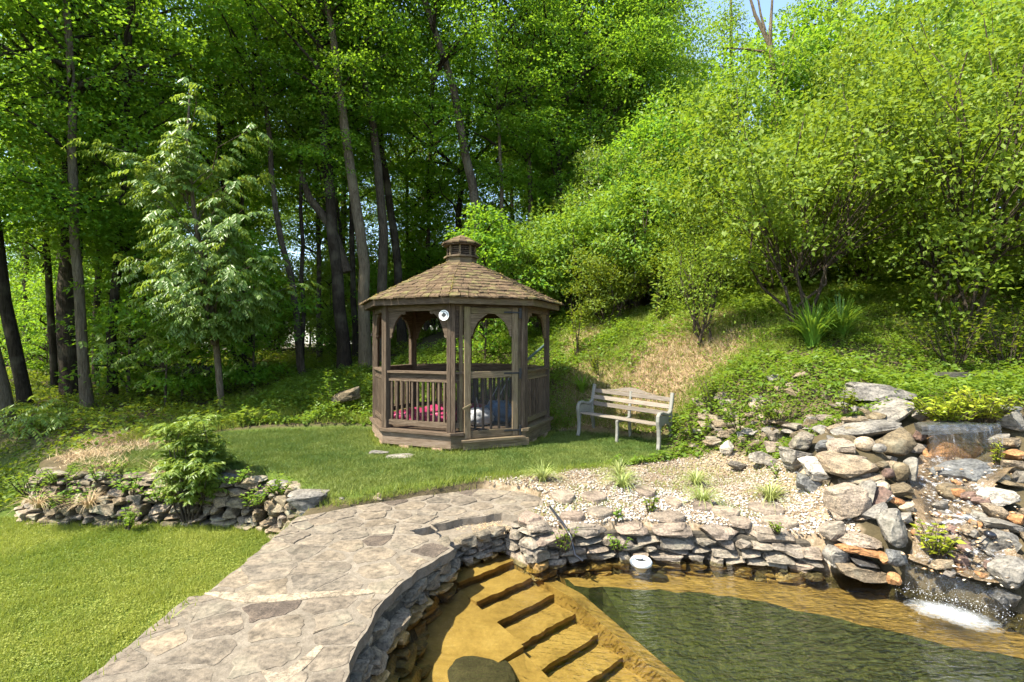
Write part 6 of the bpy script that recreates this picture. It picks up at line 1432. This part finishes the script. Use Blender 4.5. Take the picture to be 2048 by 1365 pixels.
# a sparse layer of weeds in the gravel
X = rng.uniform(-.3, 3.5, 11000); Y = rng.uniform(5.5, 8.1, 11000); k = inpoly(X, Y, GRAVEL) & (vnoise(X, Y, 2.4, 40) > .5); X, Y = X[k], Y[k]
V, Fc, R_ = blades(X, Y, ground_z(X, Y), rng.uniform(.02, .07, len(X)), np.full(len(X), .007), .9, rng); link('gravel_weeds', npmesh('gravel_weeds', V, Fc, R_), M['grass_low'], label='thin grass sprouting through the white gravel', cat='weeds', kind='stuff')

# ------------------------------------------------------------------ single plants
def stem_plant(name, c, h, nst, spread, Ln, Wd, mat, lab, cat='plant', group=None, nl=16, seed=0, stemmat='bark', lean=(0, 0)):
    rng = np.random.default_rng(seed+500); c = Vector(c); t = empty(name, c, lab, cat, group); parts = []; P = []; D = []
    for i in range(nst):
        a = rng.random()*2*PI; r = spread*rng.uniform(.3, 1); hh = h*rng.uniform(.6, 1.05); b = c+Vector((math.cos(a)*r*.25, math.sin(a)*r*.25, -.03)); e = c+Vector((math.cos(a)*r+lean[0]*hh, math.sin(a)*r+lean[1]*hh, hh)); parts.append(limb(b, e, .006+.004*h, .002, rng, .03, 4, 3))
        for j in range(nl):
            f = .18+.82*(j+rng.random())/nl; p = b.lerp(e, f); q = rng.random()*2*PI; P.append(tuple(p)); D.append((math.cos(q), math.sin(q), rng.uniform(-.2, .6)))
    V, Fc, _ = merge([(p[0], p[1]) for p in parts]); link('stems', npmesh('stems', V, Fc), M[stemmat], t)
    P = np.array(P); D = np.array(D); s = rng.uniform(.65, 1.2, len(P)); V, Fc, R_ = leaf_quads(P, D, np.array((0, 0, 1.0))+rng.normal(0, .3, (len(P), 3)), Ln*s, Wd*s, .15, rng); link('leaves', npmesh('leaves', V, Fc, R_), M[mat], t)
def tuft(name, c, n, h, w, mat, lab, cat, group=None, seed=0, arch=.6, seg_=5):
    """strap leaves that rise and arch over"""
    rng = np.random.default_rng(seed+900); V = []; Fc = []; R_ = []
    for i in range(n):
        a = rng.random()*2*PI; L = h*rng.uniform(.7, 1.3); out = rng.uniform(.2, 1)*arch; b = np.array(c)+np.array((math.cos(a), math.sin(a), 0))*rng.random()*.12*h; s = np.array((-math.sin(a), math.cos(a), 0))*w*.5; k0 = len(V); rr = rng.random()
        for j in range(seg_+1):
            t = j/seg_; p = b+np.array((math.cos(a)*out*L*t**1.4, math.sin(a)*out*L*t**1.4, L*(t-.62*out*1.2*t**2.6))); ww_ = (1-t**2)*.9+.1; V += [p-s*ww_, p+s*ww_]
        for j in range(seg_): Fc.append((k0+2*j, k0+2*j+1, k0+2*j+3, k0+2*j+2)); R_.append(rr)
    return link(name, npmesh(name, np.array(V), np.array(Fc), np.array(R_)), M[mat], None, None, lab, cat, group)
# sumac bush against the old wall
c = atz(385, 1050, LAWN_Z); rng = np.random.default_rng(8); sb = empty('sumac_bush', c, 'sumac bush with feathery leaves growing against the old stone wall', 'bush'); parts = []; FC = []; FD = []
for i in range(24):
    a = rng.random()*2*PI; r = rng.uniform(.08, .5); hh = rng.uniform(.85, 1.52)*(1-.3*r); e = c+Vector((math.cos(a)*r+.06, math.sin(a)*r*.8, hh)); b = c+Vector((math.cos(a)*.06, math.sin(a)*.06, -.05)); parts.append(limb(b, e, .014, .004, rng, .02, 5, 4))
    for q in range(13):
        f = .45+.55*q/12; p = b.lerp(e, f); an = rng.random()*2*PI; FC.append(tuple(p)); FD.append((math.cos(an), math.sin(an), rng.uniform(.5, 1.3)))
    for q in range(7): an = rng.random()*2*PI; FC.append(tuple(b.lerp(e, rng.uniform(.94, 1.03)))); FD.append((math.cos(an), math.sin(an), rng.uniform(.8, 2.0)))
V, Fc, _ = merge([(p[0], p[1]) for p in parts]); link('stems', npmesh('stems', V, Fc), M['bark'], sb)
V, Fc, R_ = fronds(np.array(FC), np.array(FD), rng.uniform(.24, .38, len(FC)), 8, .10, .034, .5, rng, .3); link('leaves', npmesh('leaves', V, Fc, R_), M['leaf_sumac'], sb)
def gp(px, py, d): p = at(px, py, d); return (p.x, p.y, gz(p.x, p.y))
stem_plant('leafy_shrub', gp(665, 780, 11.3), .95, 12, .42, .13, .06, 'leaf_bright', 'leafy pale-green shrub left of the gazebo railing', 'shrub', seed=1)
stem_plant('weed_plant', gp(600, 800, 11.5), .5, 9, .4, .09, .05, 'leaf_weed', 'low weed clump left of the leafy pale-green shrub', 'plant', seed=2)
stem_plant('mullein', gp(490, 860, 10.3), .32, 5, .16, .24, .09, 'leaf_pale', 'broad-leaved mullein rosette behind the sumac bush', 'plant', nl=7, seed=3)
stem_plant('weed_plant', gp(1155, 690, 11.9), 1.2, 7, .35, .10, .05, 'leaf_weed', 'tall weed stalk right of the gazebo post', 'plant', seed=4)
stem_plant('weed_plant', gp(1310, 640, 12.2), 1.1, 4, .2, .16, .08, 'leaf_pale', 'broad-leaved weed stalk on top of the bank', 'plant', seed=5)
stem_plant('weed_plant', gp(1200, 735, 11.0), .55, 14, .5, .07, .035, 'leaf_weed', 'dark weed clump on the bank left of the bench', 'plant', seed=6)
stem_plant('weed_plant', gp(1430, 800, 8.6), .6, 16, .4, .07, .04, 'leaf_weed', 'dense green weed clump right of the bench back', 'plant', seed=7)
stem_plant('weed_plant', gp(1395, 880, 8.4), .35, 14, .45, .07, .045, 'leaf_weed', 'low weed clump at the right leg of the bench', 'plant', seed=8)
stem_plant('weed_plant', gp(1480, 860, 8.0), .38, 16, .5, .07, .045, 'leaf_bright', 'bright weed clump on the stones right of the bench', 'plant', seed=9)
stem_plant('weed_plant', gp(1555, 845, 7.6), .35, 14, .45, .06, .035, 'leaf_weed', 'trailing weed clump above the grey boulders', 'plant', seed=10)
stem_plant('weed_plant', at(1690, 822, 6.45), .28, 8, .18, .07, .045, 'leaf_weed', 'small green weed between the rockery slabs', 'plant', seed=11)
stem_plant('weed_plant', at(1568, 960, 6.4), .22, 10, .25, .05, .025, 'leaf_bright', 'bright weeds at the foot of the grey boulders', 'plant', seed=12)
stem_plant('yellow_plant', at(1892, 842, 6.22), .30, 46, .5, .085, .04, 'leaf_yellow', 'yellow-green leafy plants crowding above the upper waterfall', 'plant', nl=13, seed=13)
stem_plant('yellow_plant', at(1968, 840, 6.22), .36, 40, .42, .085, .04, 'leaf_yellow', 'taller yellow-green plants at the right above the upper waterfall', 'plant', nl=13, seed=14)
stem_plant('yellow_plant', at(1868, 1108, 4.62), .28, 13, .20, .075, .042, 'leaf_yellow', 'yellow-leaved plant rooted beside the lower waterfall', 'plant', nl=9, seed=15)
stem_plant('yellow_plant', at(1996, 930, 5.72), .30, 8, .10, .05, .03, 'leaf_yellow', 'yellow-leaved sprig right of the upper waterfall', 'plant', nl=12, seed=16)
stem_plant('wall_weed', at(1235, 1098, 5.12), .16, 9, .14, .05, .026, 'leaf_bright', 'bright weed sprouting from the pool wall joints', 'plant', nl=8, seed=17)
stem_plant('wall_weed', at(1300, 1022, 5.62), .16, 8, .10, .05, .028, 'leaf_weed', 'small weed growing between the gravel and cap stones', 'plant', nl=8, seed=18)
stem_plant('wall_weed', at(1130, 1098, 5.1), .22, 9, .16, .05, .02, 'leaf_weed', 'weed hanging beside the black water pipe', 'plant', nl=9, seed=19)
stem_plant('wall_weed', at(1238, 1040, 5.5), .12, 5, .06, .05, .028, 'leaf_bright', 'tiny weed behind the cap stones left of the small weed', 'plant', nl=7, seed=20)
stem_plant('wall_weed', at(1555, 1062, 5.1), .12, 7, .12, .05, .025, 'leaf_weed', 'tiny weed behind the right cap stones', 'plant', nl=7, seed=21)
for i, (px, py, d, h, sp_, lab) in enumerate(((60, 985, 7.0, .3, .35, 'leafy vine at the left end of the old wall'), (120, 965, 7.0, .25, .4, 'leafy vine draped over the old wall left of the dry grass'), (140, 1010, 6.8, .25, .35, 'leafy weed on the old wall above the dry grass tuft'), (262, 985, 6.9, .3, .25, 'weed growing from the top of the old wall'), (255, 1055, 6.65, .28, .14, 'reddish weed at the foot of the old wall'), (510, 1010, 6.6, .2, .22, 'weed in the old wall right of the sumac bush'), (200, 960, 7.0, .22, .3, 'weed on the wall top left of the sumac bush'), (320, 1000, 6.8, .22, .25, 'weed in the wall joints left of the sumac stems'), (95, 1015, 6.85, .22, .3, 'weed in the wall above the left dry tuft'), (470, 965, 6.8, .2, .25, 'weed on the wall top behind the sumac bush'), (560, 985, 6.3, .16, .2, 'weed on the wall end near the walk'))):
    p = at(px, py, d); stem_plant('wall_weed', p, h, 12, sp_, .07, .035, 'leaf_bright', lab, 'plant', nl=9, seed=40+i)
for i, (px, py, d, lab) in enumerate(((75, 1045, 6.65, 'dry grass tuft on the left part of the old wall'), (178, 1045, 6.65, 'second dry grass tuft on the old wall'))): tuft('dry_tuft', at(px, py-28, d), 150, .28, .006, 'straw', lab, 'grass tuft', 'dry tufts on the old wall', i, 1.3)
SEDGE = [(1085, 962, 'variegated sedge clump at the left edge of the gravel'), (1238, 955, 'variegated sedge clump in the gravel before the bench'), (1245, 975, 'second sedge clump close in front of another before the bench'), (1392, 950, 'variegated sedge clump at the back of the gravel'), (1405, 992, 'variegated sedge clump in the middle of the gravel'), (1540, 992, 'variegated sedge clump beside the dark slanted block')]
for i, (px, py, lab) in enumerate(SEDGE):
    p = atz(px, py, -.02); tuft('sedge', (p.x, p.y, gz(p.x, p.y)), 150, .30, .009, 'leaf_sedge', lab, 'sedge', 'sedge clumps in the gravel', i, 1.45)
for i, (px, py, d, lab, n_) in enumerate(((1625, 742, 9.0, 'daylily clump with long arching leaves under the shrub tree', 170), (1680, 738, 9.2, 'daylily clump right of the other in the shade of the shrub tree', 130))): tuft('daylily', gp(px, py, d), n_+60, .85, .032, 'leaf_lily', lab, 'daylily', 'daylilies', i, .9, 7)
stem_plant('dark_shrub', gp(1905, 705, 8.6), .9, 24, .8, .085, .05, 'leaf_weed', 'dark low shrub below the larger shrub tree', 'shrub', seed=30)
stem_plant('dark_shrub', gp(2010, 700, 8.4), 1.0, 26, .8, .085, .05, 'leaf_weed', 'dark low shrub at the right edge above the ledges', 'shrub', seed=31)
tuft('fern', gp(1165, 745, 10.9), 40, .5, .05, 'leaf_bright', 'fern on the dry bank between gazebo and bench', 'fern', None, 77, 1.0)
